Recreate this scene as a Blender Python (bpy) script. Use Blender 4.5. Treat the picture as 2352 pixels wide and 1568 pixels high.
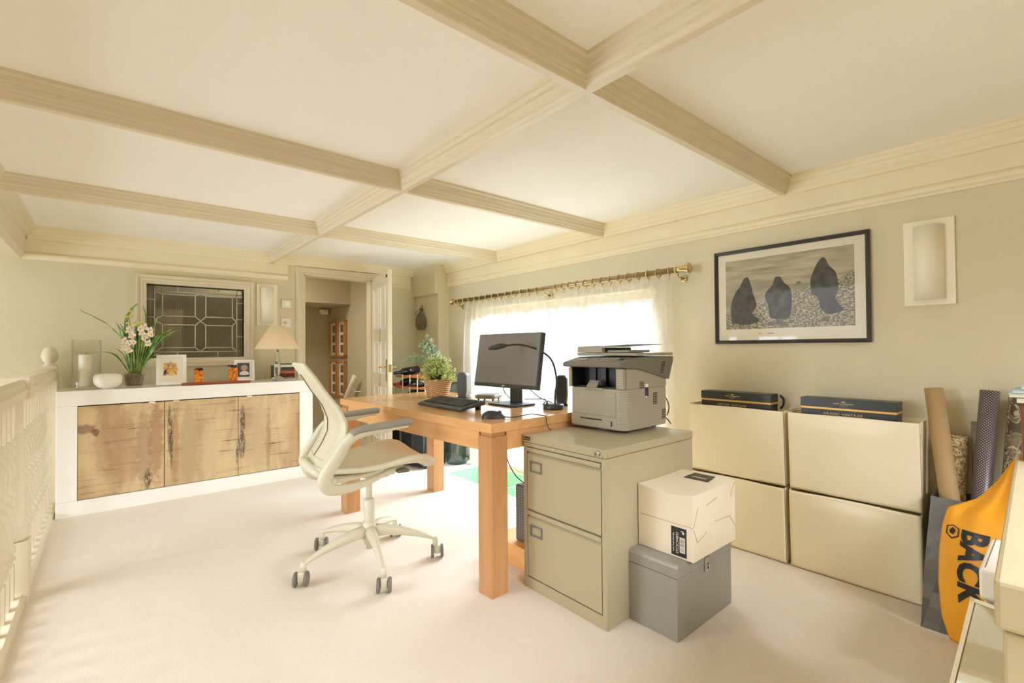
import bpy, bmesh, math, random
from mathutils import Vector, Matrix
R = math.radians
random.seed(7)
sc = bpy.context.scene
for o in list(bpy.data.objects): bpy.data.objects.remove(o)
# ---------------------------------------------------------------- camera, light, exposure
cam = bpy.data.cameras.new('camera'); camo = bpy.data.objects.new('camera', cam); sc.collection.objects.link(camo)
cr = Vector((0.76205461, -0.64747275, -0.00719836)); cu = Vector((-0.00427662, -0.01614951, 0.99986044)); cf = Vector((0.64749864, 0.76191747, 0.0150758))
camo.matrix_world = Matrix(((cr.x, cu.x, -cf.x, 0), (cr.y, cu.y, -cf.y, 0), (cr.z, cu.z, -cf.z, 1.10), (0, 0, 0, 1)))
cam.lens = 36 * 1091.9 / 2352; cam.sensor_width = 36; cam.clip_start = 0.02; cam.clip_end = 200
sc.camera = camo
w = bpy.data.worlds.new('world'); sc.world = w; w.use_nodes = True
bg = w.node_tree.nodes['Background']; bg.inputs[0].default_value = (0.97, 0.97, 1.0, 1); bg.inputs[1].default_value = .5
sc.view_settings.view_transform = 'Standard'; sc.view_settings.look = 'None'; sc.view_settings.gamma = 1.0
sc.view_settings.exposure = 1.06; sc.view_settings.use_curve_mapping = False
sc.cycles.use_denoising = True
sc.cycles.max_bounces = 14; sc.cycles.diffuse_bounces = 8; sc.cycles.transmission_bounces = 10; sc.cycles.transparent_max_bounces = 16
sc.cycles.sample_clamp_indirect = 6; sc.cycles.caustics_reflective = False; sc.cycles.caustics_refractive = False
def area(name, loc, target, sx, sy, power, col=(1, .94, .84)):
    l = bpy.data.lights.new(name, 'AREA'); l.shape = 'RECTANGLE'; l.size = sx; l.size_y = sy; l.energy = power; l.color = col
    o = bpy.data.objects.new(name, l); sc.collection.objects.link(o); o.location = loc
    o.rotation_euler = (Vector(target) - Vector(loc)).to_track_quat('-Z', 'Z').to_euler(); return o
sun = bpy.data.lights.new('sun', 'SUN'); sun.energy = 7; sun.angle = R(0.6); sun.color = (1, .95, .88)
so = bpy.data.objects.new('sun', sun); sc.collection.objects.link(so)
so.rotation_euler = Vector((-.52, -.10, -.85)).to_track_quat('-Z', 'Z').to_euler()
area('daylight_right_window', (4.0, 2.8, 2.75), (1.5, 2.6, .0), 2.8, 1.9, 580, (.79, .97, 1.22))
area('daylight_left_windows', (-3.4, 3.6, 1.2), (0, 3.2, .9), 2.6, 1.1, 150, (.86, 1.0, 1.14))
rl = area('fill_behind_camera', (.9, -1.1, 1.97), (.9, .35, .3), 2.8, 1.3, 33, (.94, 1, 1.12)); rl.data.spread = R(84)  # added fill with no real source, brightens the near carpet
r2 = area('fill_over_stairs', (-1.5, 2.3, 1.97), (1.5, 2.2, -.1), 3.6, 1.3, 25, (.92, 1, 1.14)); r2.data.spread = R(110)  # invented fill lamp, lifts the faces turned towards the stairs
area('hallway_fill', (1.0, 5.25, 1.95), (1.0, 5.3, 0), .4, .3, 7, (1, .95, .86))  # lamp added to brighten the dark hallway, no fitting there
# ---------------------------------------------------------------- materials
def lin(c):
    return tuple(((x / 12.92) if x <= .04045 else ((x + .055) / 1.055) ** 2.4) for x in c)
def hexc(r, g, b): return lin((r / 255, g / 255, b / 255))
class NT:
    def __init__(s, name):
        m = bpy.data.materials.new(name); m.use_nodes = True; s.m = m; s.t = m.node_tree; s.b = s.t.nodes['Principled BSDF']; s.out = s.t.nodes['Material Output']
    def n(s, typ, ins=None, **kw):
        x = s.t.nodes.new(typ)
        for k, v in kw.items(): setattr(x, k, v)
        for k, v in (ins or {}).items(): s.set(x.inputs[k], v)
        return x
    def set(s, sock, v):
        if isinstance(v, bpy.types.NodeSocket): s.t.links.new(v, sock)
        else: sock.default_value = v
    def p(s, **kw):
        for k, v in kw.items():
            k = k.replace('_', ' ')
            s.set(s.b.inputs[k], v)
    def co(s, kind='Object', scale=(1, 1, 1), loc=(0, 0, 0), rot=(0, 0, 0)):
        tc = s.n('ShaderNodeTexCoord'); mp = s.n('ShaderNodeMapping', {'Vector': tc.outputs[kind], 'Scale': scale, 'Location': loc, 'Rotation': rot}); return mp.outputs[0]
    def noise(s, vec, scale=5, detail=3, rough=.5, dist=0):
        return s.n('ShaderNodeTexNoise', {'Vector': vec, 'Scale': scale, 'Detail': detail, 'Roughness': rough, 'Distortion': dist}).outputs[0]
    def ramp(s, fac, stops):
        x = s.n('ShaderNodeValToRGB', {'Fac': fac}); el = x.color_ramp.elements
        while len(el) < len(stops): el.new(.5)
        for e, (p, c) in zip(el, stops): e.position = p; e.color = (*c, 1) if len(c) == 3 else c
        return x.outputs[0]
    def mix(s, fac, a, b, mode='MIX'):
        x = s.n('ShaderNodeMix', data_type='RGBA', blend_type=mode)
        s.set(x.inputs[0], fac); s.set(x.inputs[6], a if isinstance(a, bpy.types.NodeSocket) else (*a, 1)); s.set(x.inputs[7], b if isinstance(b, bpy.types.NodeSocket) else (*b, 1)); return x.outputs[2]
    def math(s, op, a, b=0, c=None):
        x = s.n('ShaderNodeMath', operation=op); s.set(x.inputs[0], a); s.set(x.inputs[1], b)
        if c is not None: s.set(x.inputs[2], c)
        return x.outputs[0]
    def bump(s, h, strength=.2, dist=.01):
        s.p(Normal=s.n('ShaderNodeBump', {'Height': h, 'Strength': strength, 'Distance': dist}).outputs[0])
def plain(name, col, rough=.5, metal=0, var=.06, vs=6, bump=0, bs=60, **kw):
    t = NT(name); v = t.co()
    c2 = tuple(x * (1 - var) for x in col)
    t.p(Base_Color=t.ramp(t.noise(v, vs), [(.3, c2), (.7, col)]), Roughness=rough, Metallic=metal)
    if bump: t.bump(t.noise(v, bs, 2), bump, .003)
    for k, x in kw.items(): t.b.inputs[k.replace('_', ' ')].default_value = x
    return t.m
def grain(name, c1, c2, rough=.35, axis=(1, 12, 12), scale=3, coat=0):
    t = NT(name); v = t.co(scale=axis)
    n = t.noise(v, scale, 5, .6, .4)
    t.p(Base_Color=t.ramp(n, [(.3, c1), (.7, c2)]), Roughness=rough); t.b.inputs['Coat Weight'].default_value = coat
    t.b.inputs['Coat Roughness'].default_value = .12
    return t.m
M = {}
M['wall'] = plain('wall_paint', hexc(222, 212, 182), .85, var=.03, vs=2, bump=.03, bs=120)
M['ceil'] = plain('ceiling_paint', hexc(248, 245, 238), .9, var=.02, vs=2)
M['trim'] = plain('trim_paint', hexc(226, 214, 188), .38, var=.02, vs=4)
M['fascia'] = plain('fascia_paint', hexc(240, 228, 196), .5, var=.03, vs=3)
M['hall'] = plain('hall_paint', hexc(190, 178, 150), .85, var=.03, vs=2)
t = NT('carpet'); v = t.co()
n1 = t.noise(v, 2.2, 4, .6); n2 = t.noise(v, 260, 2, .6); n3 = t.noise(t.co(scale=(140, 30, 1)), 1.5, 2)
c = t.mix(n1, hexc(228, 214, 194), hexc(238, 228, 212)); c = t.mix(t.math('MULTIPLY', t.noise(v, 70, 3, .6), .35), c, hexc(208, 190, 166)); c = t.mix(t.math('MULTIPLY', n2, .5), c, hexc(214, 198, 174)); c = t.mix(t.math('MULTIPLY', n3, .18), c, hexc(212, 196, 174))
t.p(Base_Color=c, Roughness=.95); t.b.inputs['Sheen Weight'].default_value = .25
t.bump(t.math('ADD', n2, t.math('MULTIPLY', n3, .5)), .5, .004); M['carpet'] = t.m
M['white'] = plain('white_lacquer', hexc(252, 250, 244), .18, var=.01)
M['whitematte'] = plain('white_matte', hexc(244, 238, 224), .6, var=.02)
M['cream'] = plain('cream_plastic', hexc(244, 232, 200), .35, var=.02)
M['creamdark'] = plain('dark_cream', hexc(190, 172, 130), .5)  # darker cream for badge lettering and carton flap cuts
M['chairw'] = plain('chair_frame_plastic', hexc(216, 211, 186), .4, var=.02)
M['chairpad'] = plain('arm_pad_grey', hexc(150, 146, 132), .55, var=.04)
M['wheel'] = plain('wheel_grey', hexc(120, 114, 102), .5)
M['dark'] = plain('black_plastic', hexc(44, 44, 44), .45, var=.1)
M['dark2'] = plain('charcoal_plastic', hexc(62, 62, 60), .4, var=.08)
M['gap'] = plain('dark_gap', hexc(60, 48, 32), .8)
M['metal'] = plain('steel', (.62, .6, .56), .28, 1, var=.05)
M['brass'] = plain('brass', (.72, .56, .28), .25, 1, var=.15, vs=20)
M['rod'] = plain('aged_brass_rod', (.44, .34, .2), .36, 1, var=.15, vs=12)
M['desk'] = grain('desk_cherry', hexc(220, 164, 104), hexc(236, 184, 126), .22, (8, .7, 8), 3, .5)
M['deskleg'] = grain('desk_leg_cherry', hexc(182, 132, 82), hexc(200, 150, 98), .3, (9, 9, .7), 3, .2)
M['pine'] = grain('pine', hexc(222, 160, 92), hexc(240, 186, 118), .45, (8, 1, 8), 3)
M['rackwood'] = plain('rack_wood', hexc(200, 120, 60), .5, var=.2, vs=20)
M['redwood'] = grain('red_brown_wood', hexc(110, 46, 22), hexc(146, 66, 32), .3, (6, 6, 1.2), 5)
M['mahog'] = grain('dark_red_wood', hexc(140, 66, 40), hexc(172, 88, 56), .35, (1, 10, 10), 5)
M['cabinet'] = plain('filing_cabinet_paint', hexc(178, 166, 134), .34, var=.02)
M['cabinetside'] = M['cabinet']
M['greymetal'] = plain('grey_box_paint', hexc(150, 147, 134), .32, var=.05, vs=9)
M['carton'] = plain('white_cardboard', hexc(236, 222, 196), .7, var=.06, vs=5, bump=.06, bs=18)
M['black'] = plain('black_print', (.015, .014, .013), .4)
M['blackgloss'] = plain('black_gloss', (.02, .02, .02), .12)
M['gold'] = plain('gold_foil', hexc(226, 180, 96), .35, .3, var=.1)
M['goldtext'] = plain('gold_text', hexc(232, 200, 130), .4)
M['champ'] = plain('dark_green_card', hexc(42, 46, 36), .35, var=.15, vs=8)
M['champ2'] = plain('black_card', hexc(40, 36, 30), .35, var=.1)
M['kraft'] = plain('kraft_paper', hexc(178, 148, 100), .6, var=.06, vs=7)
M['candle'] = plain('candle_wax', hexc(250, 240, 220), .45, Subsurface_Weight=.3)
M['shade'] = plain('lamp_shade_fabric', hexc(240, 216, 178), .8, var=.02)
M['sconce'] = plain('sconce_ceramic', hexc(246, 238, 216), .4, var=.01)
M['amber'] = None
t = NT('amber_burl'); v = t.co(); n = t.noise(v, 60, 5, .7)
t.p(Base_Color=t.ramp(n, [(.38, hexc(120, 56, 14)), (.5, hexc(226, 128, 30)), (.7, hexc(244, 170, 70))]), Roughness=.3); M['amber'] = t.m
M['bark'] = plain('burl_bark', hexc(96, 52, 28), .8, var=.6, vs=60)
t = NT('glass'); t.p(Base_Color=(.97, 1, .98, 1), Roughness=0.0, IOR=1.45); t.b.inputs['Transmission Weight'].default_value = 1; M['glass'] = t.m
def clearglass(name, tint, gloss=.1):
    t = NT(name)
    fr = t.math('MULTIPLY', t.math('POWER', t.n('ShaderNodeLayerWeight', {'Blend': .5}).outputs['Facing'], 4), .8)
    tr = t.n('ShaderNodeBsdfTransparent', {'Color': (*tint, 1)}); gl = t.n('ShaderNodeBsdfGlossy', {'Roughness': .03})
    mx = t.n('ShaderNodeMixShader', {0: t.math('ADD', t.math('MULTIPLY', fr, 1.0), gloss * .3)}); t.t.links.new(tr.outputs[0], mx.inputs[1]); t.t.links.new(gl.outputs[0], mx.inputs[2])
    t.t.links.new(mx.outputs[0], t.out.inputs[0]); return t.m
M['vase'] = clearglass('thin_clear_glass', (.985, .99, .98), .10)
M['windowglass'] = clearglass('window_pane_glass', (.98, .99, .98), .05)
M['carboy'] = clearglass('blue_grey_glass', (.55, .63, .64), .3)
M['picglass'] = clearglass('picture_glass', (.99, .99, .99), .022)
M['crystal'] = M['glass']
# sheer curtain: fabric that both lets light through and scatters it
t = NT('sheer_fabric'); v = t.co(scale=(1, 1, 1)); n = t.noise(v, 30, 2)
tr = t.n('ShaderNodeBsdfTransparent', {'Color': (1, .99, .96, 1)}); tl = t.n('ShaderNodeBsdfTranslucent', {'Color': (.95, .94, .92, 1)}); df = t.n('ShaderNodeBsdfDiffuse', {'Color': (.95, .94, .92, 1)})
m1 = t.n('ShaderNodeMixShader', {0: .42}); t.t.links.new(tl.outputs[0], m1.inputs[1]); t.t.links.new(df.outputs[0], m1.inputs[2])
fc_ = t.math('POWER', t.n('ShaderNodeLayerWeight', {'Blend': .5}).outputs['Facing'], 1.6); m2 = t.n('ShaderNodeMixShader', {0: t.math('SUBTRACT', t.math('MULTIPLY_ADD', n, .10, .60), t.math('MULTIPLY', fc_, .5))}); t.t.links.new(m1.outputs[0], m2.inputs[1]); t.t.links.new(tr.outputs[0], m2.inputs[2])
t.t.links.new(m2.outputs[0], t.out.inputs[0]); M['sheer'] = t.m
# mesh fabric of the task chair: fine perforation
t = NT('chair_mesh_fabric'); v = t.co(scale=(1900, 1900, 1900))
ch = t.n('ShaderNodeTexVoronoi', {'Vector': v, 'Scale': .9, 'Randomness': 1.0}).outputs[0]
hole = t.math('LESS_THAN', ch, .30)
t.p(Base_Color=t.ramp(ch, [(.2, hexc(210, 200, 174)), (.6, hexc(220, 211, 184))]), Roughness=.7)
tr = t.n('ShaderNodeBsdfTransparent'); mx = t.n('ShaderNodeMixShader', {0: t.math('MULTIPLY', hole, .4)})
t.t.links.new(t.b.outputs[0], mx.inputs[1]); t.t.links.new(tr.outputs[0], mx.inputs[2]); t.t.links.new(mx.outputs[0], t.out.inputs[0]); M['mesh'] = t.m
# reclaimed wood print of the sideboard doors; coordinates = world X, Z on the mesh
def blot(t, X, Z, cx, cz, sx, sz, nz, amt):
    a = t.math('POWER', t.math('DIVIDE', t.math('SUBTRACT', X, cx), sx), 2); b = t.math('POWER', t.math('DIVIDE', t.math('SUBTRACT', Z, cz), sz), 2)
    d = t.math('ADD', t.math('ADD', a, b), t.math('MULTIPLY', t.math('SUBTRACT', nz, .5), 2.6))
    x = t.n('ShaderNodeMapRange', {'Value': d, 'From Min': .45, 'From Max': 1.15, 'To Min': amt, 'To Max': 0.0}); return x.outputs[0]
t = NT('reclaimed_wood'); tc = t.n('ShaderNodeTexCoord'); sp = t.n('ShaderNodeSeparateXYZ', {0: tc.outputs['Object']}); X, Z = t.math('ADD', sp.outputs[0], .555), sp.outputs[2]
vv = t.co(scale=(1, 1, 1)); nb = t.noise(t.co(scale=(5, 1, 1.6)), 1.6, 5, .6, .6); nf = t.noise(t.co(scale=(110, 1, 5)), 1, 4, .6, .2); nh = t.noise(t.co(scale=(3, 1, 90)), 1, 3, .5)
nd = t.noise(vv, 26, 5, .65); ng = t.noise(t.co(scale=(45, 1, 16)), 2.2, 5, .75)
col = t.ramp(nb, [(.3, hexc(186, 156, 118)), (.45, hexc(208, 182, 142)), (.6, hexc(226, 204, 156)), (.75, hexc(216, 194, 158))])
col = t.mix(t.math('MULTIPLY', nf, .35), col, hexc(186, 150, 104)); 
band = t.n('ShaderNodeMapRange', {'Value': nb, 'From Min': .42, 'From Max': .6, 'To Min': 1, 'To Max': .25}).outputs[0]
saw = t.math('MULTIPLY', t.n('ShaderNodeMapRange', {'Value': nh, 'From Min': .3, 'From Max': .42, 'To Min': .95, 'To Max': 0}).outputs[0], band)
col = t.mix(saw, col, hexc(116, 80, 52))
for (cx, cz, sx, sz, c_, a_) in ((.02, .52, .10, .30, hexc(180, 142, 108), .6), (.1, .32, .09, .16, hexc(184, 148, 112), .55), (-.12, .575, .055, .035, hexc(118, 86, 68), .65), (-.06, .545, .02, .03, hexc(96, 66, 50), .7), (.2, .4, .05, .30, hexc(172, 142, 112), .7), (.27, .45, .05, .3, hexc(166, 126, 92), .7),
        (1.22, .4, .05, .32, hexc(206, 164, 118), .5), (.38, .4, .03, .3, hexc(176, 134, 96), .6), (.47, .36, .06, .34, hexc(190, 168, 130), .8), (.6, .3, .06, .3, hexc(214, 192, 150), .7), (.95, .4, .07, .34, hexc(200, 176, 136), .8), (1.02, .35, .02, .3, hexc(168, 132, 90), .6)):
    col = t.mix(blot(t, X, Z, cx, cz, sx, sz, nd, a_), col, c_)
for (cx, cz, sx, sz) in ((.225, .175, .028, .085), (.35, .52, .014, .2), (.362, .42, .012, .2), (.83, .52, .022, .16), (.825, .34, .03, .12), (.79, .28, .01, .1)):
    col = t.mix(t.math('MULTIPLY', blot(t, X, Z, cx, cz, sx, sz, ng, .95), t.n('ShaderNodeMapRange', {'Value': ng, 'From Min': .4, 'From Max': .55}).outputs[0]), col, hexc(74, 66, 60))
t.p(Base_Color=col, Roughness=.5); M['reclaim'] = t.m
# ---------------------------------------------------------------- mesh builder
col_ = sc.collection
WM = {}
class MB:
    def __init__(s): s.bm = bmesh.new(); s.mi = 0; s.sm = False
    def _f(s, vs):
        try:
            f = s.bm.faces.new(vs); f.material_index = s.mi; f.smooth = s.sm; return f
        except ValueError: return None
    def box(s, x0, x1, y0, y1, z0, z1, m=None):
        c = [Vector((x, y, z)) for x in (x0, x1) for y in (y0, y1) for z in (z0, z1)]
        if m is not None: c = [m @ q for q in c]
        v = [s.bm.verts.new(q) for q in c]
        for f in ((0, 1, 3, 2), (4, 6, 7, 5), (0, 4, 5, 1), (2, 3, 7, 6), (0, 2, 6, 4), (1, 5, 7, 3)): s._f([v[i] for i in f])
        return s
    def hexa(s, c):                      # eight corners: bottom four ccw, top four ccw
        v = [s.bm.verts.new(Vector(q)) for q in c]
        for f in ((3, 2, 1, 0), (4, 5, 6, 7), (0, 1, 5, 4), (1, 2, 6, 5), (2, 3, 7, 6), (3, 0, 4, 7)): s._f([v[i] for i in f])
        return s
    def tube(s, pts, r, seg=10, closed=False, flat=None, up=None):
        pts = [Vector(p) for p in pts]; n = len(pts); rs = r if isinstance(r, (list, tuple)) else [r] * n
        rings = []; prev = None
        for i, p in enumerate(pts):
            a = pts[(i - 1) % n] if (closed or i > 0) else p; b = pts[(i + 1) % n] if (closed or i < n - 1) else p
            d = (b - a).normalized()
            if prev is None:
                ref = Vector(up) if up else (Vector((0, 0, 1)) if abs(d.z) < .9 else Vector((1, 0, 0)))
                x = (ref - d * ref.dot(d)).normalized()
            else: x = (prev - d * prev.dot(d)).normalized()
            prev = x; y = d.cross(x)
            fa = flat[i] if isinstance(flat, (list, tuple)) else (flat or 1)
            rings.append([s.bm.verts.new(p + x * (math.cos(2 * math.pi * k / seg) * rs[i]) + y * (math.sin(2 * math.pi * k / seg) * rs[i] * fa)) for k in range(seg)])
        old = s.sm; s.sm = True
        for i in range(n if closed else n - 1):
            a, b = rings[i], rings[(i + 1) % n]
            for k in range(seg): s._f([a[k], a[(k + 1) % seg], b[(k + 1) % seg], b[k]])
        s.sm = old
        if not closed:
            s._f(rings[0][::-1]); s._f(rings[-1])
        return s
    def lathe(s, prof, seg=24, c=(0, 0, 0), m=None, cap=True):
        rings = []
        for (r, z) in prof:
            ring = []
            for k in range(seg):
                q = Vector((math.cos(2 * math.pi * k / seg) * r, math.sin(2 * math.pi * k / seg) * r, z)) + Vector(c)
                ring.append(s.bm.verts.new(m @ q if m is not None else q))
            rings.append(ring)
        old = s.sm; s.sm = True
        for a, b in zip(rings, rings[1:]):
            for k in range(seg): s._f([a[k], a[(k + 1) % seg], b[(k + 1) % seg], b[k]])
        s.sm = old
        if cap: s._f(rings[0][::-1]); s._f(rings[-1])
        return s
    def grid(s, fn, nu, nv, thick=0):
        g = [[s.bm.verts.new(Vector(fn(i / nu, j / nv))) for j in range(nv + 1)] for i in range(nu + 1)]
        old = s.sm; s.sm = True
        for i in range(nu):
            for j in range(nv): s._f([g[i][j], g[i + 1][j], g[i + 1][j + 1], g[i][j + 1]])
        s.sm = old; return s
    def prism(s, poly, fn, h0, h1):      # fn(a, b, h) -> point
        lo = [s.bm.verts.new(Vector(fn(a, b, h0))) for a, b in poly]; hi = [s.bm.verts.new(Vector(fn(a, b, h1))) for a, b in poly]
        n = len(poly)
        for i in range(n): s._f([lo[i], lo[(i + 1) % n], hi[(i + 1) % n], hi[i]])
        s._f(lo[::-1]); s._f(hi); return s
    def poly(s, pts): s._f([s.bm.verts.new(Vector(p)) for p in pts]); return s
    def sphere(s, c, r, sc3=(1, 1, 1), u=12, v=8):
        return s.lathe([(max(1e-4, math.sin(math.pi * i / v)) * r, -math.cos(math.pi * i / v) * r) for i in range(v + 1)], u, m=Matrix.Translation(c) @ Matrix.Diagonal((*sc3, 1)))
    def build(s, name, mat, parent=None, world=False, label=None, bevel=0, bseg=2, solid=0, kind=None, sub=0):
        me = bpy.data.meshes.new(name)
        if world and parent is not None:
            mm = WM[parent.name].inverted(); 
            for v in s.bm.verts: v.co = mm @ v.co
        bmesh.ops.recalc_face_normals(s.bm, faces=s.bm.faces)
        s.bm.to_mesh(me); s.bm.free()
        for m in (mat if isinstance(mat, list) else [mat]): me.materials.append(m)
        o = bpy.data.objects.new(name, me); col_.objects.link(o)
        WM[o.name] = WM[parent.name] if parent is not None else Matrix.Identity(4)
        if parent is not None: o.parent = parent
        if solid: q = o.modifiers.new('solid', 'SOLIDIFY'); q.thickness = solid; q.offset = 0
        if sub: q = o.modifiers.new('sub', 'SUBSURF'); q.levels = sub; q.render_levels = sub
        if bevel: q = o.modifiers.new('bevel', 'BEVEL'); q.width = bevel; q.segments = bseg; q.limit_method = 'ANGLE'; q.angle_limit = R(35); q.harden_normals = False
        if label: o['label'] = label
        if kind: o['kind'] = kind
        return o
def tag(o, label, cat, group=None, kind=None):
    o['label'] = label; o['category'] = cat
    if group: o['group'] = group
    if kind: o['kind'] = kind
    return o
def thing(name, label, cat, loc=(0, 0, 0), rz=0, group=None):
    o = bpy.data.objects.new(name, None); col_.objects.link(o); o.empty_display_size = .1
    o.location = loc; o.rotation_euler = (0, 0, rz); WM[o.name] = Matrix.Translation(loc) @ Matrix.Rotation(rz, 4, 'Z')
    return tag(o, label, cat, group)
def struct(o, kind='structure'):
    o['kind'] = kind; return o
def kids(o): return [c for c in bpy.data.objects if c.parent == o]
def dup(o, loc, rz=0, label=None, parent=None):
    c = o.copy(); col_.objects.link(c)
    if parent is None:
        c.location = loc; c.rotation_euler = (0, 0, rz); WM[c.name] = Matrix.Translation(loc) @ Matrix.Rotation(rz, 4, 'Z')
        if label: c['label'] = label
    else: c.parent = parent
    for k in kids(o): dup(k, None, 0, None, c)
    return c
def text(s, size, mat, parent, m, name='lettering', world=True, ext=.0006, align='CENTER', label=None, sx=1, shear=0, sp=1, bold=0):
    cu = bpy.data.curves.new('t', 'FONT'); cu.body = s; cu.size = size; cu.align_x = align; cu.align_y = 'CENTER'; cu.extrude = ext; cu.shear = shear; cu.space_character = sp; cu.offset = bold
    cu.resolution_u = 3
    o = bpy.data.objects.new('t', cu); col_.objects.link(o); bpy.context.view_layer.update()
    me = bpy.data.meshes.new_from_object(o.evaluated_get(bpy.context.evaluated_depsgraph_get())); bpy.data.objects.remove(o)
    mm = m @ Matrix.Diagonal((sx, 1, 1, 1))
    if world and parent is not None: mm = WM[parent.name].inverted() @ mm
    me.transform(mm); me.materials.clear(); me.materials.append(mat)
    q = bpy.data.objects.new(name, me); col_.objects.link(q)
    if parent is not None: q.parent = parent
    if label: q['label'] = label
    return q
def frame3(o, x, y):   # matrix with given origin, x axis, y axis
    x = Vector(x).normalized(); y = Vector(y).normalized(); z = x.cross(y).normalized()
    return Matrix(((x.x, y.x, z.x, o[0]), (x.y, y.y, z.y, o[1]), (x.z, y.z, z.z, o[2]), (0, 0, 0, 1)))
def spline(pts, n=8):
    pts = [Vector(p) for p in pts]; out = []
    for i in range(len(pts) - 1):
        p0 = pts[max(i - 1, 0)]; p1 = pts[i]; p2 = pts[i + 1]; p3 = pts[min(i + 2, len(pts) - 1)]
        for k in range(n):
            t_ = k / n; out.append(.5 * ((2 * p1) + (p2 - p0) * t_ + (2 * p0 - 5 * p1 + 4 * p2 - p3) * t_ ** 2 + (3 * p1 - p0 - 3 * p2 + p3) * t_ ** 3))
    out.append(pts[-1]); return out
# ================================================================ THE ROOM
XW, YB, ZC, ZB = 2.79, 4.82, 2.0, 1.912       # right wall, back wall, ceiling, underside of beams
XL, YR = -2.9, -2.2                             # far left wall, rear wall
b = MB()                                      # floor with the opening of the sunk glass panel and of the stair void
def slab(x0, x1, y0, y1, z0=-.12, z1=0): b.box(x0, x1, y0, y1, z0, z1)
slab(-.36, 2.29, YR, 6.8); slab(2.29, 3.2, 3.74, 6.8); slab(2.29, 3.2, YR, 2.2); slab(2.76, 3.2, 2.2, 3.74); slab(XL, -.36, 4.82, 6.8); slab(XL, -.36, YR, -1.0)
struct(b.build('floor', M['carpet']))
b = MB(); b.box(XL, -.36, -1.0, 4.82, -1.7, -1.6); struct(b.build('floor', M['carpet']))
b = MB(); b.box(XL - .2, 3.2, YR - .2, 6.9, ZC, ZC + .1); struct(b.build('ceiling', M['ceil']))
# right wall with the window opening y 1.78..3.84, z .08..1.50
b = MB(); WY0, WY1, WZ0, WZ1 = 1.80, 3.84, .10, 1.50
b.box(XW, XW + .2, YR, WY0, -.1, ZC); b.box(XW, XW + .2, WY1, 4.33, -.1, ZC); b.box(XW, XW + .2, WY0, WY1, -.1, WZ0); b.box(XW, XW + .2, WY0, WY1, WZ1, ZC)
struct(b.build('wall_right', M['wall']))
# pier and bulkhead in the far right corner
b = MB(); b.box(2.66, XW + .2, 4.33, 4.9, 0, ZC); b.box(2.62, 2.6598, 4.332, 4.84, 1.69, ZC); struct(b.build('wall_alcove', M['wall']))
# back wall: internal window opening and doorway
DX0, DX1, DZ = 1.448, 2.136, 1.835
IX0, IX1, IZ0, IZ1 = .236, .93, 1.045, 1.645
b = MB(); Y1 = YB + .1
b.box(XL, IX0, YB, Y1, -1.7, ZC); b.box(IX0, IX1, YB, Y1, -.1, IZ0); b.box(IX0, IX1, YB, Y1, IZ1, ZC); b.box(IX1, DX0, YB, Y1, -.1, ZC)
b.box(DX0, DX1, YB, Y1, DZ, ZC); b.box(DX1, 2.70, YB, Y1, -.1, ZC); struct(b.build('wall_back', M['wall']))
# left wall with three windows, rear wall with one
b = MB(); LW = ((1.95, 2.5), (2.75, 3.55), (3.8, 4.6))
y = YR
for a, c_ in LW: b.box(XL - .15, XL, y, a, -1.7, ZC); b.box(XL - .15, XL, a, c_, -1.7, .25); b.box(XL - .15, XL, a, c_, 1.32, ZC); y = c_
b.box(XL - .15, XL, y, 6.8, -1.7, ZC); struct(b.build('wall_left', M['wall']))
b = MB(); b.box(XL, -.6, YR - .15, YR, -1.7, ZC); b.box(-.6, 2.5, YR - .15, YR, -.1, ZC); b.box(2.5, 3.0, YR - .15, YR, -.1, ZC); struct(b.build('wall_rear', M['wall']))
for i, (a, c_) in enumerate(LW):
    b = MB(); x = XL - .08
    for q in (a, c_ - .05): b.box(x - .03, x + .03, q, q + .05, .25, 1.32)
    for q in (.25, .75, 1.27): b.box(x - .029, x + .029, a, c_, q, q + .05)
    b.box(x - .02, x + .02, (a + c_) / 2 - .02, (a + c_) / 2 + .02, .25, 1.32)
    struct(b.build('window_%d' % (i + 3), M['trim']))
# hallway behind the door
b = MB(); b.box(2.2, 2.3, 4.92, 6.75, -.1, ZC); struct(b.build('wall_hall_right', M['hall']))
b = MB(); b.box(.2, 2.3, 6.26, 6.36, -.1, ZC); struct(b.build('wall_hall_back', M['hall']))
b = MB(); b.box(.2, .3, 4.92, 6.3, -.1, ZC); struct(b.build('wall_hall_left', M['hall']))
b = MB(); b.box(.3, 2.2, 5.55, 6.3, 1.64, ZC); struct(b.build('ceiling', M['hall']))
# beams: stepped mouldings. half profile (offset from centre line, z)
HP = [(.013, ZB), (.017, ZB + .004), (.021, ZB + .016), (.026, ZB + .02), (.026, ZB + .026), (.033, ZB + .034), (.035, ZB + .046), (.035, ZB + .05), (.042, ZB + .053), (.046, ZB + .07), (.054, ZB + .075), (.056, ZC), (.056, ZC + .01)]
FULL = [(-a, c_) for a, c_ in HP[::-1]] + HP
BX, BYS = 1.157, (-.26, .99, 2.223, 3.469)
b = MB(); b.prism(FULL, lambda a, c_, h: (BX + a, h, c_), YR, YB)
for yb in BYS: b.prism(FULL, lambda a, c_, h: (h, yb + a, c_ + .0006), -.44, XW - .03)
struct(b.build('trim_1', M['trim']))
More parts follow.
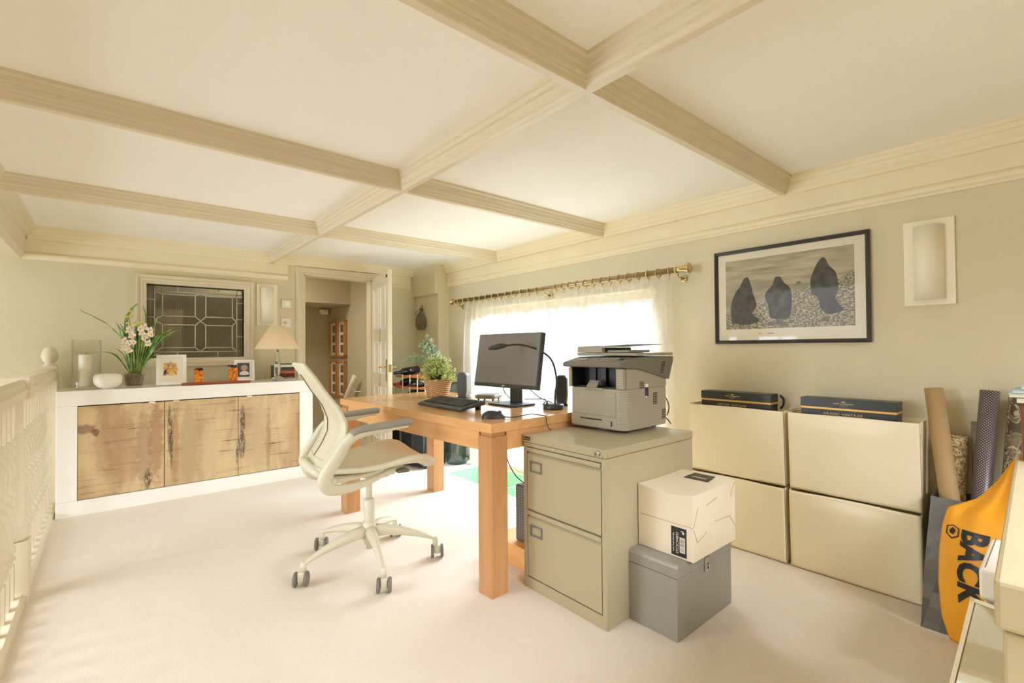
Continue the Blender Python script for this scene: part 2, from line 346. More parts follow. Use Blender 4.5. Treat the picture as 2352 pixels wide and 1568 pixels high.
# cornices (half beam against the wall), flat frieze, lower moulding
HC = [(0, ZB)] + [(a + .012, c_) for a, c_ in HP] + [(0, ZC + .01)]
LM = [(0, 1.765), (.012, 1.765), (.016, 1.775), (.026, 1.782), (.03, 1.795), (.026, 1.806), (.016, 1.812), (.008, 1.818), (.008, ZB), (0, ZB)]
b = MB(); b.prism(HC, lambda a, c_, h: (XW - a, h, c_), YR, 4.33); b.prism(LM, lambda a, c_, h: (XW - a, h, c_), YR, 4.33); struct(b.build('trim_2', M['fascia']))
b = MB(); b.prism(HC, lambda a, c_, h: (h, YB - a, c_), -.44, 2.68)
b.prism(LM, lambda a, c_, h: (h, YB - a, c_), -.47, 1.30); b.prism(LM, lambda a, c_, h: (h, YB - a, c_), 2.25, 2.60); struct(b.build('trim_3', M['fascia']))
b = MB(); LF = [(-.39, ZC + .01), (-.40, 1.97), (-.418, 1.965), (-.42, 1.945), (-.432, 1.94), (-.436, 1.925), (-.45, 1.92), (-.452, 1.90), (-.458, 1.82), (-.452, 1.80), (-.462, 1.785), (-.475, 1.765), (-.60, 1.765), (-.60, ZC + .01)]
b.prism(LF, lambda a, c_, h: (a, h, c_), YR, YB); struct(b.build('trim_4', M['trim']))
# baseboards
def skirt(name, x0, x1, y0, y1):
    b = MB(); b.box(x0, x1, y0, y1, 0, .11); struct(b.build(name, M['trim'], bevel=.006))
skirt('baseboard_right', XW - .018, XW, YR, 1.80); skirt('baseboard_right', XW - .018, XW, 3.86, 4.33); skirt('baseboard_back', -.36, 1.36, YB - .018, YB); skirt('baseboard_back', 2.23, 2.66, YB - .018, YB); skirt('baseboard_hall', 2.182, 2.2, 4.95, 6.26); skirt('baseboard_hall', .3, 2.18, 6.242, 6.26)
# door casing
CP = [(0, 0), (0, .016), (.012, .022), (.02, .016), (.045, .02), (.052, .03), (.066, .03), (.07, .02), (.076, .016), (.076, 0)]
def casing(b, x0, x1, z0, z1, yf, wd, prof, top=True, bottom=False):
    # prof: (distance outward from the opening, projection)
    def ring(pr):
        d, p = pr; return [(x0 - d, yf - p, z0 - (d if bottom else 0)), (x0 - d, yf - p, z1 + d), (x1 + d, yf - p, z1 + d), (x1 + d, yf - p, z0 - (d if bottom else 0))]
    rs = [[b.bm.verts.new(Vector(q)) for q in ring(pr)] for pr in prof]
    for a, c_ in zip(rs, rs[1:] + rs[:1]):
        for k in range(4 if bottom else 3): b._f([a[k], a[(k + 1) % 4], c_[(k + 1) % 4], c_[k]])
    if not bottom:
        b._f([r[0] for r in rs]); b._f([r[3] for r in rs])
b = MB(); casing(b, DX0, DX1, 0, DZ, YB, .08, CP); b.box(DX0 - .001, DX0 + .012, YB - .005, Y1, 0, DZ); b.box(DX1 - .012, DX1 + .001, YB - .005, Y1, 0, DZ); b.box(DX0, DX1, YB - .005, Y1, DZ - .012, DZ + .001)
struct(b.build('trim_5', M['trim']))
# door leaf, opened into the room
hinge = Vector((2.135, 4.80, 0)); fre = Vector((1.975, 4.10, 0)); dd = (fre - hinge); dl = dd.length; dx = dd.normalized()
dn = Vector((dx.y, -dx.x, 0)); dn = dn if dn.x < 0 else -dn      # towards camera-left
door = bpy.data.objects.new('door_1', None); col_.objects.link(door); door.location = hinge; WM[door.name] = Matrix.Translation(hinge); struct(door)
DM = frame3(hinge, dx, (0, 0, 1)); # local: x along leaf, y up, z normal
if DM.col[2].xyz.dot(dn) < 0: DM = DM @ Matrix.Diagonal((1, 1, -1, 1))
b = MB(); b.box(0, dl, .01, 1.845, -.04, -.008, DM)
def rail(x0, x1, y0, y1): b.box(x0, x1, y0, y1, -.008, 0, DM)
rail(0, dl, .01, .2); rail(0, dl, 1.72, 1.845); rail(0, .09, .2, 1.72); rail(dl - .09, dl, .2, 1.72); rail(dl / 2 - .035, dl / 2 + .035, .2, 1.72); rail(.09, dl - .09, .74, .86); rail(.09, dl - .09, 1.18, 1.30)
b.build('door_leaf', M['trim'], door, world=True, bevel=.002)
b = MB()
for (x0, x1) in ((.09, dl / 2 - .035), (dl / 2 + .035, dl - .09)):
    for (z0, z1) in ((.2, .74), (.86, 1.18), (1.30, 1.72)):
        for (a0, a1, c0, c1) in ((x0, x0 + .018, z0, z1), (x1 - .018, x1, z0, z1), (x0, x1, z0, z0 + .018), (x0, x1, z1 - .018, z1)): b.box(a0, a1, c0, c1, -.01, .005, DM)
b.build('panel_moulding', M['white'], door, world=True, bevel=.004)
b = MB(); b.box(dl - .062, dl - .03, .80, 1.01, 0, .006, DM); b.build('lock_plate', M['brass'], door, world=True, bevel=.003)
b = MB(); lv = [DM @ Vector(q) for q in ((dl - .046, .935, .004), (dl - .046, .935, .045), (dl - .06, .935, .052), (dl - .15, .932, .05))]; b.tube(lv, [.008, .007, .008, .006], 10)
lv = [DM @ Vector(q) for q in ((dl - .046, .935, -.044), (dl - .046, .935, -.085), (dl - .06, .935, -.092), (dl - .15, .932, -.09))]; b.tube(lv, [.008, .007, .008, .006], 10); b.build('lever_handle', M['brass'], door, world=True)
b = MB(); b.box(dl, dl + .002, .89, .96, -.032, -.008, DM); b.build('latch_plate', M['brass'], door, world=True)
b = MB()
for q in range(3): b.box(dl - .062 + q * .012, dl - .054 + q * .012, 1.775 + q * .003, 1.80 + q * .003, 0, .004, DM)
b.box(dl - .07, dl - .02, 1.783, 1.793, 0, .003, DM); b.build('dark_brackets', M['gap'], door, world=True)  # small dark brackets near the top of the door leaf
# internal leaded window in the back wall
win = bpy.data.objects.new('window_1', None); col_.objects.link(win); win.location = (.58, YB, 1.345); WM[win.name] = Matrix.Translation(win.location); struct(win)
b = MB(); casing(b, IX0, IX1, IZ0, IZ1, YB, 0, [(0, -.05), (0, .0), (.008, .016), (.02, .02), (.026, .032), (.04, .034), (.046, .026), (.056, .03), (.062, .04), (.07, .04), (.07, 0)], bottom=True)
b.build('window_frame', M['trim'], win, world=True)
t = NT('reeded_glass'); wv = t.n('ShaderNodeTexWave', {'Vector': t.co(), 'Scale': 28, 'Distortion': .3}, bands_direction='X').outputs[0]
tr = t.n('ShaderNodeBsdfTransparent', {'Color': (.42, .42, .37, 1)}); gl = t.n('ShaderNodeBsdfGlossy', {'Roughness': .08, 'Color': (.8, .8, .78, 1)}); mx = t.n('ShaderNodeMixShader', {0: t.math('MULTIPLY_ADD', wv, .14, .12)})
t.t.links.new(t.n('ShaderNodeBump', {'Height': wv, 'Strength': .25, 'Distance': .003}).outputs[0], gl.inputs['Normal'])
t.t.links.new(tr.outputs[0], mx.inputs[1]); t.t.links.new(gl.outputs[0], mx.inputs[2]); t.t.links.new(mx.outputs[0], t.out.inputs[0]); M['reeded'] = t.m
b = MB(); b.box(IX0, IX1, YB + .045, YB + .05, IZ0, IZ1); b.build('pane', M['reeded'], win, world=True)
b = MB(); wy = YB + .04; IW, IH = IX1 - IX0, IZ1 - IZ0
def lead(x0, z0, x1, z1): b.tube([(IX0 + x0 * IW, wy, IZ0 + z0 * IH), (IX0 + x1 * IW, wy, IZ0 + z1 * IH)], .0045, 6)
for a in (.08, .92): lead(0, a, 1, a)
for a in (.075, .93): lead(a, 0, a, 1)
xs = (.15, .48, .59, .88); cx = .535
for za, zb in ((.14, .46), (.58, .88)):
    lead(xs[0], za, xs[1], za); lead(xs[2], za, xs[3], za); lead(xs[0], zb, xs[1], zb); lead(xs[2], zb, xs[3], zb)
    for a in xs: lead(a, za, a, zb)
for a in (xs[1], xs[2]): lead(a, .14, cx, .08); lead(a, .46, cx, .52); lead(a, .58, cx, .52); lead(a, .88, cx, .92)
for (a, e) in ((xs[0], .075), (xs[3], .93)): lead(a, .14, e, .08); lead(a, .46, e, .52); lead(a, .58, e, .52); lead(a, .88, e, .92)
for a in (.3, .72): lead(a, 0, a, .08); lead(a, .92, a, 1)
for a in (.3, .56, .8): lead(0, a, .075, a); lead(.93, a, 1, a)
b.build('leading', plain('lead_came', hexc(200, 195, 176), .5), win, world=True)
# things dimly seen behind the leaded window
b = MB(); b.box(.28, .55, 5.6, 5.75, .3, 1.5); b.build('wall_cabinet', M['hall'], None); tag(bpy.data.objects['wall_cabinet'], 'pale cabinet dimly seen through the leaded window', 'cabinet')
b = MB(); b.box(1.15, 1.32, 5.2, 5.3, .0, 1.32); b.sphere((1.23, 5.25, 1.33), .09, (1, .5, 1)); b.build('hanging_coat', plain('green_cloth', hexc(20, 120, 96), .8), None); tag(bpy.data.objects['hanging_coat'], 'green coat dimly seen through the right side of the leaded window', 'coat')
# exterior window on the right wall: frame, bars, glass
win = bpy.data.objects.new('window_2', None); col_.objects.link(win); win.location = (XW + .1, 2.8, .8); WM[win.name] = Matrix.Translation(win.location); struct(win)
b = MB(); fx0, fx1 = XW + .08, XW + .13
for q in (WY0, 2.48, 3.12, WY1 - .06): b.box(fx0, fx1, q, q + .06, WZ0, WZ1)
for q in (WZ0, WZ1 - .06): b.box(fx0 + .004, fx1 - .004, WY0, WY1, q + .001, q + .059)
for q in (.42, .78, 1.12): b.box(fx0 + .012, fx1 - .012, WY0, WY1, q, q + .022)
for q in (2.14, 2.8, 3.46): b.box(fx0 + .013, fx1 - .013, q, q + .022, WZ0, WZ1)
b.build('window_frame', M['trim'], win, world=True)
b = MB(); b.box(XW + .1, XW + .104, WY0 + .02, WY1 - .02, WZ0 + .02, WZ1 - .02); b.build('pane', M['windowglass'], win, world=True)
# sunk green glass panel in the floor by the window
M['green'] = plain('green_glass', hexc(176, 214, 182), .12, var=.1, vs=4); M['green2'] = plain('pale_green_glass', hexc(196, 226, 196), .08, var=.1)
gp = thing('sunken_glass_tray', 'green glass tray sunk in the carpet below the window curtains', 'floor panel', (2.5, 3.0, -.12))
b = MB(); b.box(2.285, 2.297, 2.2, 3.74, -.2, .004); b.box(2.753, 2.765, 2.2, 3.74, -.2, .004); b.box(2.297, 2.753, 2.2, 2.212, -.2, .004); b.box(2.297, 2.753, 3.64, 3.74, -.2, .012)
b.build('tray_rim', M['whitematte'], gp, world=True)
b = MB(); b.box(2.299, 2.751, 2.214, 3.638, -.2, -.185); b.box(2.299, 2.305, 2.214, 3.638, -.185, -.003); b.box(2.745, 2.751, 2.214, 3.638, -.185, -.003); b.box(2.305, 2.745, 3.625, 3.638, -.185, -.003); b.box(2.305, 2.745, 2.95, 2.965, -.185, -.02); b.build('glass_tray', M['green'], gp, world=True)
# ================================================================ BALUSTRADE
bal = thing('balustrade', 'white painted balustrade with turned spindles beside the stair void', 'balustrade', (-.315, 2.2, 0))
RX = -.318
b = MB(); rp = [(-.05, .905), (-.052, .935), (-.045, .945), (-.042, .965), (-.03, .98), (.03, .98), (.042, .965), (.045, .945), (.052, .935), (.05, .905)]
b.prism([(a, c_) for a, c_ in rp], lambda a, c_, h: (RX + a, h, c_), -1.2, 4.72); b.build('handrail', M['trim'], bal, world=True)
b = MB(); b.prism([(-.05, 0), (-.05, .03), (-.035, .045), (.035, .045), (.042, .03), (.048, .028), (.048, 0)], lambda a, c_, h: (RX + a, h, c_), -1.2, 4.80); b.build('base_rail', M['trim'], bal, world=True)
TP = [(.0175, .19), (.012, .2), (.012, .205), (.021, .215), (.022, .222), (.012, .232), (.02, .245), (.023, .258), (.02, .27), (.012, .28), (.018, .30), (.024, .335), (.021, .37), (.014, .41), (.011, .43), (.02, .44), (.023, .452), (.02, .464), (.011, .472), (.02, .482), (.023, .495), (.02, .507), (.011, .515), (.014, .54), (.022, .58), (.024, .61), (.018, .635), (.012, .65), (.02, .66), (.023, .672), (.02, .684), (.012, .692), (.02, .703), (.022, .713), (.017, .724), (.013, .73), (.0175, .735)]
b = MB(); h_ = .0165
b.box(-h_, h_, -h_, h_, .04, .19); b.lathe(TP, 12, cap=False); b.box(-h_, h_, -h_, h_, .735, .91)
base = b.build('baluster', M['trim'], bal); ys = [y for y in [(-.6 + .118 * k) for k in range(46)] if abs(y - 3.03) > .075 and y < 4.66]
base.location = (RX + .315, ys[0] - 2.2, 0)
for y in ys[1:]:
    c = base.copy(); col_.objects.link(c); c.parent = bal; c.location = (RX + .315, y - 2.2, 0)
b = MB(); PY_ = 3.03; h_ = .045
b.box(RX - h_, RX + h_ + .012, PY_ - h_, PY_ + h_, 0, .27)
b.lathe([(.04, .27), (.05, .275), (.055, .295), (.055, .31), (.045, .325), (.05, .34), (.042, .35), (.04, .37), (.036, .72), (.042, .725), (.042, .75), (.03, .76), (.032, .90)], 20, (RX, PY_, 0), cap=False)
b.box(RX - .06, RX + .06, PY_ - .065, PY_ + .065, .895, .985); b.build('newel_post', M['trim'], bal, world=True, bevel=.004)
b = MB(); b.box(RX - .042, RX + .042, 4.70, 4.785, 0, 1.0)
b.lathe([(.042, 1.0), (.03, 1.012), (.022, 1.02), (.036, 1.035), (.045, 1.055), (.045, 1.068), (.047, 1.07), (.047, 1.076), (.044, 1.08), (.042, 1.1), (.03, 1.125), (.012, 1.136), (.001, 1.138)], 24, (RX + .0, 4.742, 0)); b.build('newel_post', M['trim'], bal, world=True, bevel=.004)
# ================================================================ SIDEBOARD
sb = thing('sideboard', 'white gloss sideboard with three reclaimed-wood doors against the back wall', 'sideboard', (.555, 4.54, 0))
SX0, SX1, SY0, SY1, SZ = -.26, 1.374, 4.33, 4.76, .836
b = MB(); b.box(SX0, SX1, SY0, SY1, SZ - .1, SZ); b.box(SX0, SX1, SY0, SY1, 0, .1); b.box(SX0, -.155, SY0, SY1, .1005, SZ - .1005); b.box(1.266, SX1, SY0, SY1, .1005, SZ - .1005); b.box(-.155, 1.266, SY1 - .02, SY1, .1, SZ - .1)
b.build('carcass', M['white'], sb, world=True, bevel=.0015)
for i, (x0, x1) in enumerate(((-.153, .318), (.322, .796), (.800, 1.264))):
    b = MB(); b.box(x0, x1, SY0 + .012, SY0 + .032, .104, SZ - .108); d = b.build('door', M['reclaim'], sb, world=True)
    # keep world X/Z in the wood print: object coordinates are relative to the sideboard origin, handled below
    b = MB(); q = (x1 - .09 if i == 0 else x0 + .05) if i < 2 else x0 + .06; b.box(q, q + .036, SY0 + .004, SY0 + .012, SZ - .112, SZ - .103); b.build('handle', M['white'], d, world=True)
# orchid etc. ------------------------------------------------------
ZT = SZ + .0005
v_ = thing('hurricane_vase', 'tall clear glass cylinder vase holding a candle at the sideboard left end', 'vase', (-.115, 4.52, ZT))
b = MB(); b.lathe([(.001, .002), (.078, .002), (.08, .006), (.08, .018), (.079, .35), (.077, .35), (.077, .02), (.001, .018)], 40, cap=False); b.build('vase_glass', M['vase'], v_)
cd = thing('pillar_candle', 'ivory pillar candle inside the tall glass cylinder', 'candle', (-.12, 4.52, ZT + .0185))
b = MB(); b.lathe([(.001, 0), (.038, 0), (.038, .222), (.034, .226), (.01, .222), (.001, .222)], 28); b.build('wax', M['candle'], cd)
b = MB(); b.tube([(0, 0, .22), (.002, 0, .232), (.006, 0, .24)], .0014, 6); b.build('wick', M['gap'], cd)
b = MB(); b.lathe([(.001, .0), (.03, 0), (.03, .006), (.05, .012), (.07, .03), (.077, .045), (.0775, .047), (.0775, .05), (.079, .055), (.079, .085), (.072, .1), (.05, .107), (.001, .108)], 36)
o = b.build('aroma_diffuser', M['whitematte']); o.location = (0, 4.42, ZT); tag(o, 'round white lidded bowl-shaped diffuser beside the glass cylinder', 'diffuser')
op = thing('potted_orchid', 'cymbidium orchid with strap leaves and pale flowers in a glass pot', 'plant', (.15, 4.5, ZT))
b = MB(); b.lathe([(.001, .0), (.048, 0), (.052, .01), (.062, .105), (.06, .105), (.05, .012), (.001, .01)], 28, cap=False); b.build('glass_pot', M['vase'], op)
b = MB(); b.lathe([(.001, .011), (.0475, .011), (.057, .09), (.03, .1), (.001, .1)], 24); b.build('potting_bark', plain('bark_mix', hexc(150, 126, 92), .9, var=.6, vs=120, bump=.8, bs=150), op)
b = MB()
for k in range(30):
    a = random.uniform(0, 6.28); r0 = .056; p = [(math.cos(a) * r0, math.sin(a) * r0, .1)]
    for j in range(1, 6):
        a += random.uniform(-.3, .3); rr = r0 - .002 - j * .0012 + (random.choice((0, .014)) if k % 4 == 0 else 0); p.append((math.cos(a) * rr, math.sin(a) * rr, .1 - j * .016 + random.uniform(-.006, .006)))
    b.tube(spline(p, 3), .0013, 5)
b.build('aerial_roots', plain('root_white', hexc(214, 204, 180), .7), op)
def blade(b, pts, wid, seg=14, fold=.25, nrm=None):
    P_ = spline(pts, max(2, seg // (len(pts) - 1)))
    side0 = Vector(nrm) if nrm else Vector((.762, -.647, 0)); n = len(P_); prev = None
    for i, p in enumerate(P_):
        tt = i / (n - 1); w_ = wid * (.35 + .65 * min(1, tt * 3)) * (1 - tt ** 3 * .98)
        d = (P_[min(i + 1, n - 1)] - P_[max(i - 1, 0)]).normalized(); sd = (side0 - d * side0.dot(d))
        sd = sd.normalized() if sd.length > .05 else Vector((0, 1, 0)); nn = sd.cross(d)
        row = [b.bm.verts.new(p - sd * w_ + nn * w_ * fold), b.bm.verts.new(p), b.bm.verts.new(p + sd * w_ + nn * w_ * fold)]
        if prev:
            old = b.sm; b.sm = True
            b._f([prev[0], prev[1], row[1], row[0]]); b._f([prev[1], prev[2], row[2], row[1]]); b.sm = old
        prev = row
t = NT('orchid_leaf'); n = t.noise(t.co(scale=(1, 1, 1)), 18, 3); t.p(Base_Color=t.ramp(n, [(.34, hexc(70, 104, 40)), (.5, hexc(112, 146, 60)), (.66, hexc(170, 186, 96))]), Roughness=.4); M['oleaf'] = t.m
b = MB()
def U(dx_, dz, dd_=0): return (dx_ * .79 + dd_ * .2, dx_ * -.3 + dd_, dz)     # offsets across the picture plane of the shelf
L_ = [([(-.02, .09), (-.035, .2), (-.07, .33), (-.2, .47), (-.37, .555), (-.375, .57)], .004), ([(-.03, .09), (-.07, .16), (-.13, .235), (-.2, .262), (-.27, .26), (-.335, .25)], .006), ([(-.01, .09), (-.03, .25), (-.06, .42), (-.05, .53), (.0, .6), (.03, .62)], .011),
      ([(0, .09), (-.01, .25), (-.05, .37), (-.11, .44)], .011), ([(.02, .09), (.04, .25), (.075, .4), (.08, .52), (.055, .61)], .009), ([(.03, .09), (.07, .25), (.13, .42), (.18, .54)], .012), ([(.04, .09), (.1, .22), (.18, .33), (.27, .4), (.34, .425)], .007),
      ([(.035, .09), (.09, .2), (.15, .3), (.22, .37), (.27, .385)], .012), ([(.0, .09), (.02, .22), (.03, .33), (.01, .44), (-.0, .47)], .014), ([(.01, .09), (.035, .2), (.05, .3), (.03, .39)], .015), ([(.03, .09), (.06, .2), (.12, .31), (.19, .41)], .009), ([(.0, .09), (.01, .3), (.0, .45)], .01), ([(.03, .1), (.08, .18), (.14, .23), (.2, .25)], .005),
      ([(-.02, .09), (-.02, .2), (.0, .3)], .01), ([(.02, .09), (.05, .22), (.09, .36)], .012), ([(-.03, .1), (-.08, .24), (-.15, .29)], .003)]
random.seed(21)
for k in range(9): a_ = random.uniform(-.12, .2); L_.append(([(a_ * .2, .09), (a_ * .5, .2 + random.uniform(-.02, .03)), (a_, random.uniform(.3, .4)), (a_ * 1.5 + random.uniform(-.03, .03), random.uniform(.36, .5))], random.uniform(.007, .012)))
for i, (p, w_) in enumerate(L_):
    dep = random.uniform(-.03, .03); q = [U(a, c_, dep * j / len(p)) for j, (a, c_) in enumerate(p)]; blade(b, q, w_ * 1.3)
b.build('foliage', M['oleaf'], op, solid=.0008)
b = MB()
for p in ([(-.01, .1), (-.02, .3), (-.03, .48), (-.045, .53), (-.02, .56)], [(.02, .1), (.04, .3), (.06, .42), (.1, .47)], [(0, .1), (-.03, .22), (-.05, .3)]): b.tube(spline([U(a, c_, -.03) for a, c_ in p], 5), .003, 6)
b.build('flower_stem', plain('stem_green', hexc(130, 140, 60), .5), op)
M['petal'] = plain('petal', hexc(248, 232, 218), .5, var=.1, vs=40); M['lip'] = plain('lip', hexc(214, 188, 84), .5); M['bud'] = plain('bud', hexc(206, 200, 92), .5)
for (a, c_) in ((-.05, .52), (-.02, .52), (-.04, .47), (0, .475), (.02, .455), (.06, .46), (-.02, .56), (.045, .475), (-.03, .44)):
    b = MB(); b.sphere(U(a, c_, -.035), .009, (1.7, .8, .9), 8, 6); b.build('flower_bud', M['bud'], op)
for (a, c_) in ((-.03, .42), (-.01, .38), (-.045, .31), (-.03, .27), (-.06, .34), (.06, .4), (.085, .44), (.1, .38), (.12, .42), (.08, .36), (.11, .32), (.0, .33), (.13, .39), (-.065, .29), (.05, .43)):
    c0 = Vector(U(a, c_, -.05)); b = MB()
    for k in range(5):
        an = k * 1.257 + random.uniform(-.2, .2); e = Vector((math.cos(an) * .79, math.cos(an) * -.3 - .3 * abs(math.sin(an)), math.sin(an))) * random.uniform(.02, .036)
        s1 = e.cross(Vector((.2, -1, 0))).normalized() * .011; b.poly([c0, c0 + e * .5 + s1, c0 + e, c0 + e * .5 - s1])
    b.mi = 1; b.sphere(c0 + Vector((0, -.004, 0)), .005, (1, 1, 1), 8, 5); b.build('flower', [M['petal'], M['lip']], op, solid=.001)
# picture frames on the sideboard
def photo_mat(name, kind):
    t = NT(name); tc = t.n('ShaderNodeTexCoord'); v = tc.outputs['Object']; n = t.noise(v, 42, 3, .6); n2 = t.noise(v, 90, 2)
    if kind == 'group': c = t.ramp(n, [(.36, hexc(60, 52, 50)), (.45, hexc(206, 150, 110)), (.52, hexc(236, 196, 90)), (.62, hexc(232, 214, 190))])
    else: c = t.ramp(n2, [(.4, hexc(70, 68, 70)), (.7, hexc(92, 88, 86))])
    t.p(Base_Color=c, Roughness=.25); return t.m
def tabletop_frame(label, loc, rz, w_, h_, bw, win_, pm, extra=None, lean=.22, matw=None):
    f = thing('framed_photo', label, 'photo frame', loc, rz); T = Matrix.Rotation(-lean, 4, 'X')
    b = MB()
    for (x0, x1, z0, z1) in ((-w_ / 2, w_ / 2, 0, bw), (-w_ / 2, w_ / 2, h_ - bw, h_), (-w_ / 2, -w_ / 2 + bw, bw, h_ - bw), (w_ / 2 - bw, w_ / 2, bw, h_ - bw)): b.box(x0, x1, -.012, .012, z0, z1, T)
    b.build('frame', M['white'], f, bevel=.001)
    b = MB(); b.box(-w_ / 2 + bw, w_ / 2 - bw, -.002, .004, bw, h_ - bw, T); b.build('mount', M['whitematte'], f)
    x0, x1, z0, z1 = win_; b = MB(); b.box(x0, x1, -.004, -.0025, z0, z1, T); b.build('photograph', pm, f)
    b = MB(); b.hexa([T @ Vector(q) for q in ((-.02, .035 + lean * h_ * .5, .02), (.02, .035 + lean * h_ * .5, .02), (.02, .043 + lean * h_ * .5, .02), (-.02, .043 + lean * h_ * .5, .02), (-.02, .0125, h_ * .75), (.02, .0125, h_ * .75), (.02, .018, h_ * .75), (-.02, .018, h_ * .75))]) ; b.build('easel_back', M['dark2'], f)
    if extra: extra(f, T)
    return f
def people(f, T):
    b = MB(); random.seed(3)
    for (x, z, r_) in ((-.03, .155, .012), (-.005, .165, .012), (.02, .15, .012), (-.02, .125, .012), (.012, .13, .011)): b.sphere(T @ Vector((x, -.0045, z)), r_, (1, .06, 1.15), 12, 8)
    b.build('faces', plain('skin_print', hexc(214, 160, 122), .5), f)
    b = MB()
    for (x, z, r_) in ((-.03, .125, .018), (.02, .12, .018), (-.005, .1, .02)): b.sphere(T @ Vector((x, -.0042, z)), r_, (1, .03, 1.2), 12, 8)
    b.build('clothes', plain('yellow_print', hexc(232, 180, 70), .5), f)
def portrait(f, T):
    for nm, c_, ps in (('shirt', hexc(236, 236, 236), ((0, .062, .034, 1.1, .7), )), ('face', hexc(206, 158, 134), ((0, .1, .02, 1, 1.25), (0, .075, .011, 1, 1.2))), ('hair', hexc(168, 166, 164), ((0, .112, .027, 1, 1.0), (-.02, .10, .009, .8, 1.5), (.02, .10, .009, .8, 1.5)))):
        b = MB()
        for (x, z, r_, a, c2) in ps: b.sphere(T @ Vector((x, -.0046 + (.0009 if nm == 'hair' else 0), z)), r_, (a, .03, c2), 14, 8)
        b.build(nm, plain(nm + '_print', c_, .5), f)
tabletop_frame('white frame with a group snapshot, leaning beside the orchid', (.372, 4.47, ZT + .004), R(-4), .19, .235, .022, (-.05, .032, .075, .17), photo_mat('group_photo', 'group'), people)
tabletop_frame('small white frame with a portrait of a grey-haired person, behind the right amber block', (.893, 4.60, ZT + .003), R(-2), .155, .18, .016, (-.052, .04, .035, .155), photo_mat('portrait_photo', 'dark'), portrait, lean=.12)
cv = thing('candle_holder', 'long dark red wooden bar carrying two amber burl blocks', 'ornament', (.665, 4.42, ZT))
b = MB(); b.box(-.235, .235, -.025, .025, 0, .018); b.build('bar', M['mahog'], cv, bevel=.006)
for (x, top, lb) in ((-.125, ((-.03, .15), (.03, .125)), 'L'), (.11, ((-.03, .155), (.03, .145)), 'R')):
    b = MB(); b.hexa([(x - .03, -.02, .0185), (x + .03, -.02, .0185), (x + .03, .02, .0185), (x - .03, .02, .0185), (x - .03, -.02, top[0][1] - .03), (x + .03, -.02, top[1][1] - .02), (x + .03, .02, top[1][1] - .02), (x - .03, .02, top[0][1] - .03)]); a = b.build('amber_block', M['amber'], cv, bevel=.002)
    b = MB()
    for k in range(26): b.sphere((x + random.uniform(-.027, .027), random.uniform(-.017, .017), top[0][1] - .028 + (random.random() * .016) + (0 if lb == 'R' else -.012)), random.uniform(.005, .008), (1, 1, 1), 7, 5)
    b.build('bark_crust', M['bark'], a)
lp = thing('table_lamp', 'clear crystal table lamp with a cream cone shade on the sideboard', 'lamp', (1.132, 4.5, ZT))
b = MB(); b.lathe([(.001, 0), (.05, 0), (.055, .01), (.055, .02), (.035, .03), (.02, .04), (.016, .05), (.022, .06), (.026, .1), (.024, .16), (.017, .21), (.012, .24), (.014, .25), (.010, .26), (.001, .262)], 14); b.build('glass_stem', M['crystal'], lp)
b = MB(); b.tube([(0, 0, .25), (0, 0, .44)], .005, 8); b.build('stem_rod', M['metal'], lp)
b = MB(); b.lathe([(.182, .275), (.06, .478), (.058, .478), (.18, .275)], 48, cap=False); b.build('lamp_shade', M['shade'], lp)
b = MB()
for k in range(3): a = k * 2.094; b.tube([(0, 0, .44), (math.cos(a) * .06, math.sin(a) * .06, .476)], .0015, 5)
b.build('shade_carrier', M['metal'], lp)
b = MB(); b.tube(spline([(1.1, 4.53, ZT + .006), (1.04, 4.6, ZT + .004), (1.02, 4.68, ZT + .004), (1.08, 4.755, ZT + .004)], 6), .003, 6); b.build('power_cord', M['whitematte'], lp, world=True)
pc_ = thing('photo_cube', 'small photo box with a dark sunset picture standing behind the crystal lamp', 'photo box', (1.21, 4.64, ZT), R(0))
b = MB(); b.box(-.085, .095, -.05, .05, 0, .135); b.build('box', M['whitematte'], pc_, bevel=.002)
t = NT('sunset_print'); sp = t.n('ShaderNodeSeparateXYZ', {0: t.n('ShaderNodeTexCoord').outputs['Object']}); n = t.noise(t.co(scale=(1, 1, 4)), 22, 3)
z_ = t.math('ADD', t.math('MULTIPLY', sp.outputs[2], 8.2), t.math('MULTIPLY', n, .35)); t.p(Base_Color=t.ramp(z_, [(.25, hexc(190, 180, 160)), (.38, hexc(90, 30, 20)), (.6, hexc(90, 44, 32)), (.72, hexc(236, 120, 70)), (.82, hexc(120, 100, 90)), (1.0, hexc(70, 62, 60))]), Roughness=.3)
b = MB(); b.box(-.055, .09, -.053, -.0502, .006, .112); b.build('picture', t.m, pc_)
b = MB(); b.box(-.088, -.0852, -.045, .045, .004, .13); b.build('side_picture', plain('green_print', hexc(70, 72, 40), .4, var=.6, vs=30), pc_)
b = MB(); b.box(-.03, .07, -.03, .03, .1355, .143); o = b.build('black_wallet', M['dark'], None, bevel=.002); o.location = (1.21, 4.64, ZT); tag(o, 'flat black case lying on top of the photo box', 'case')
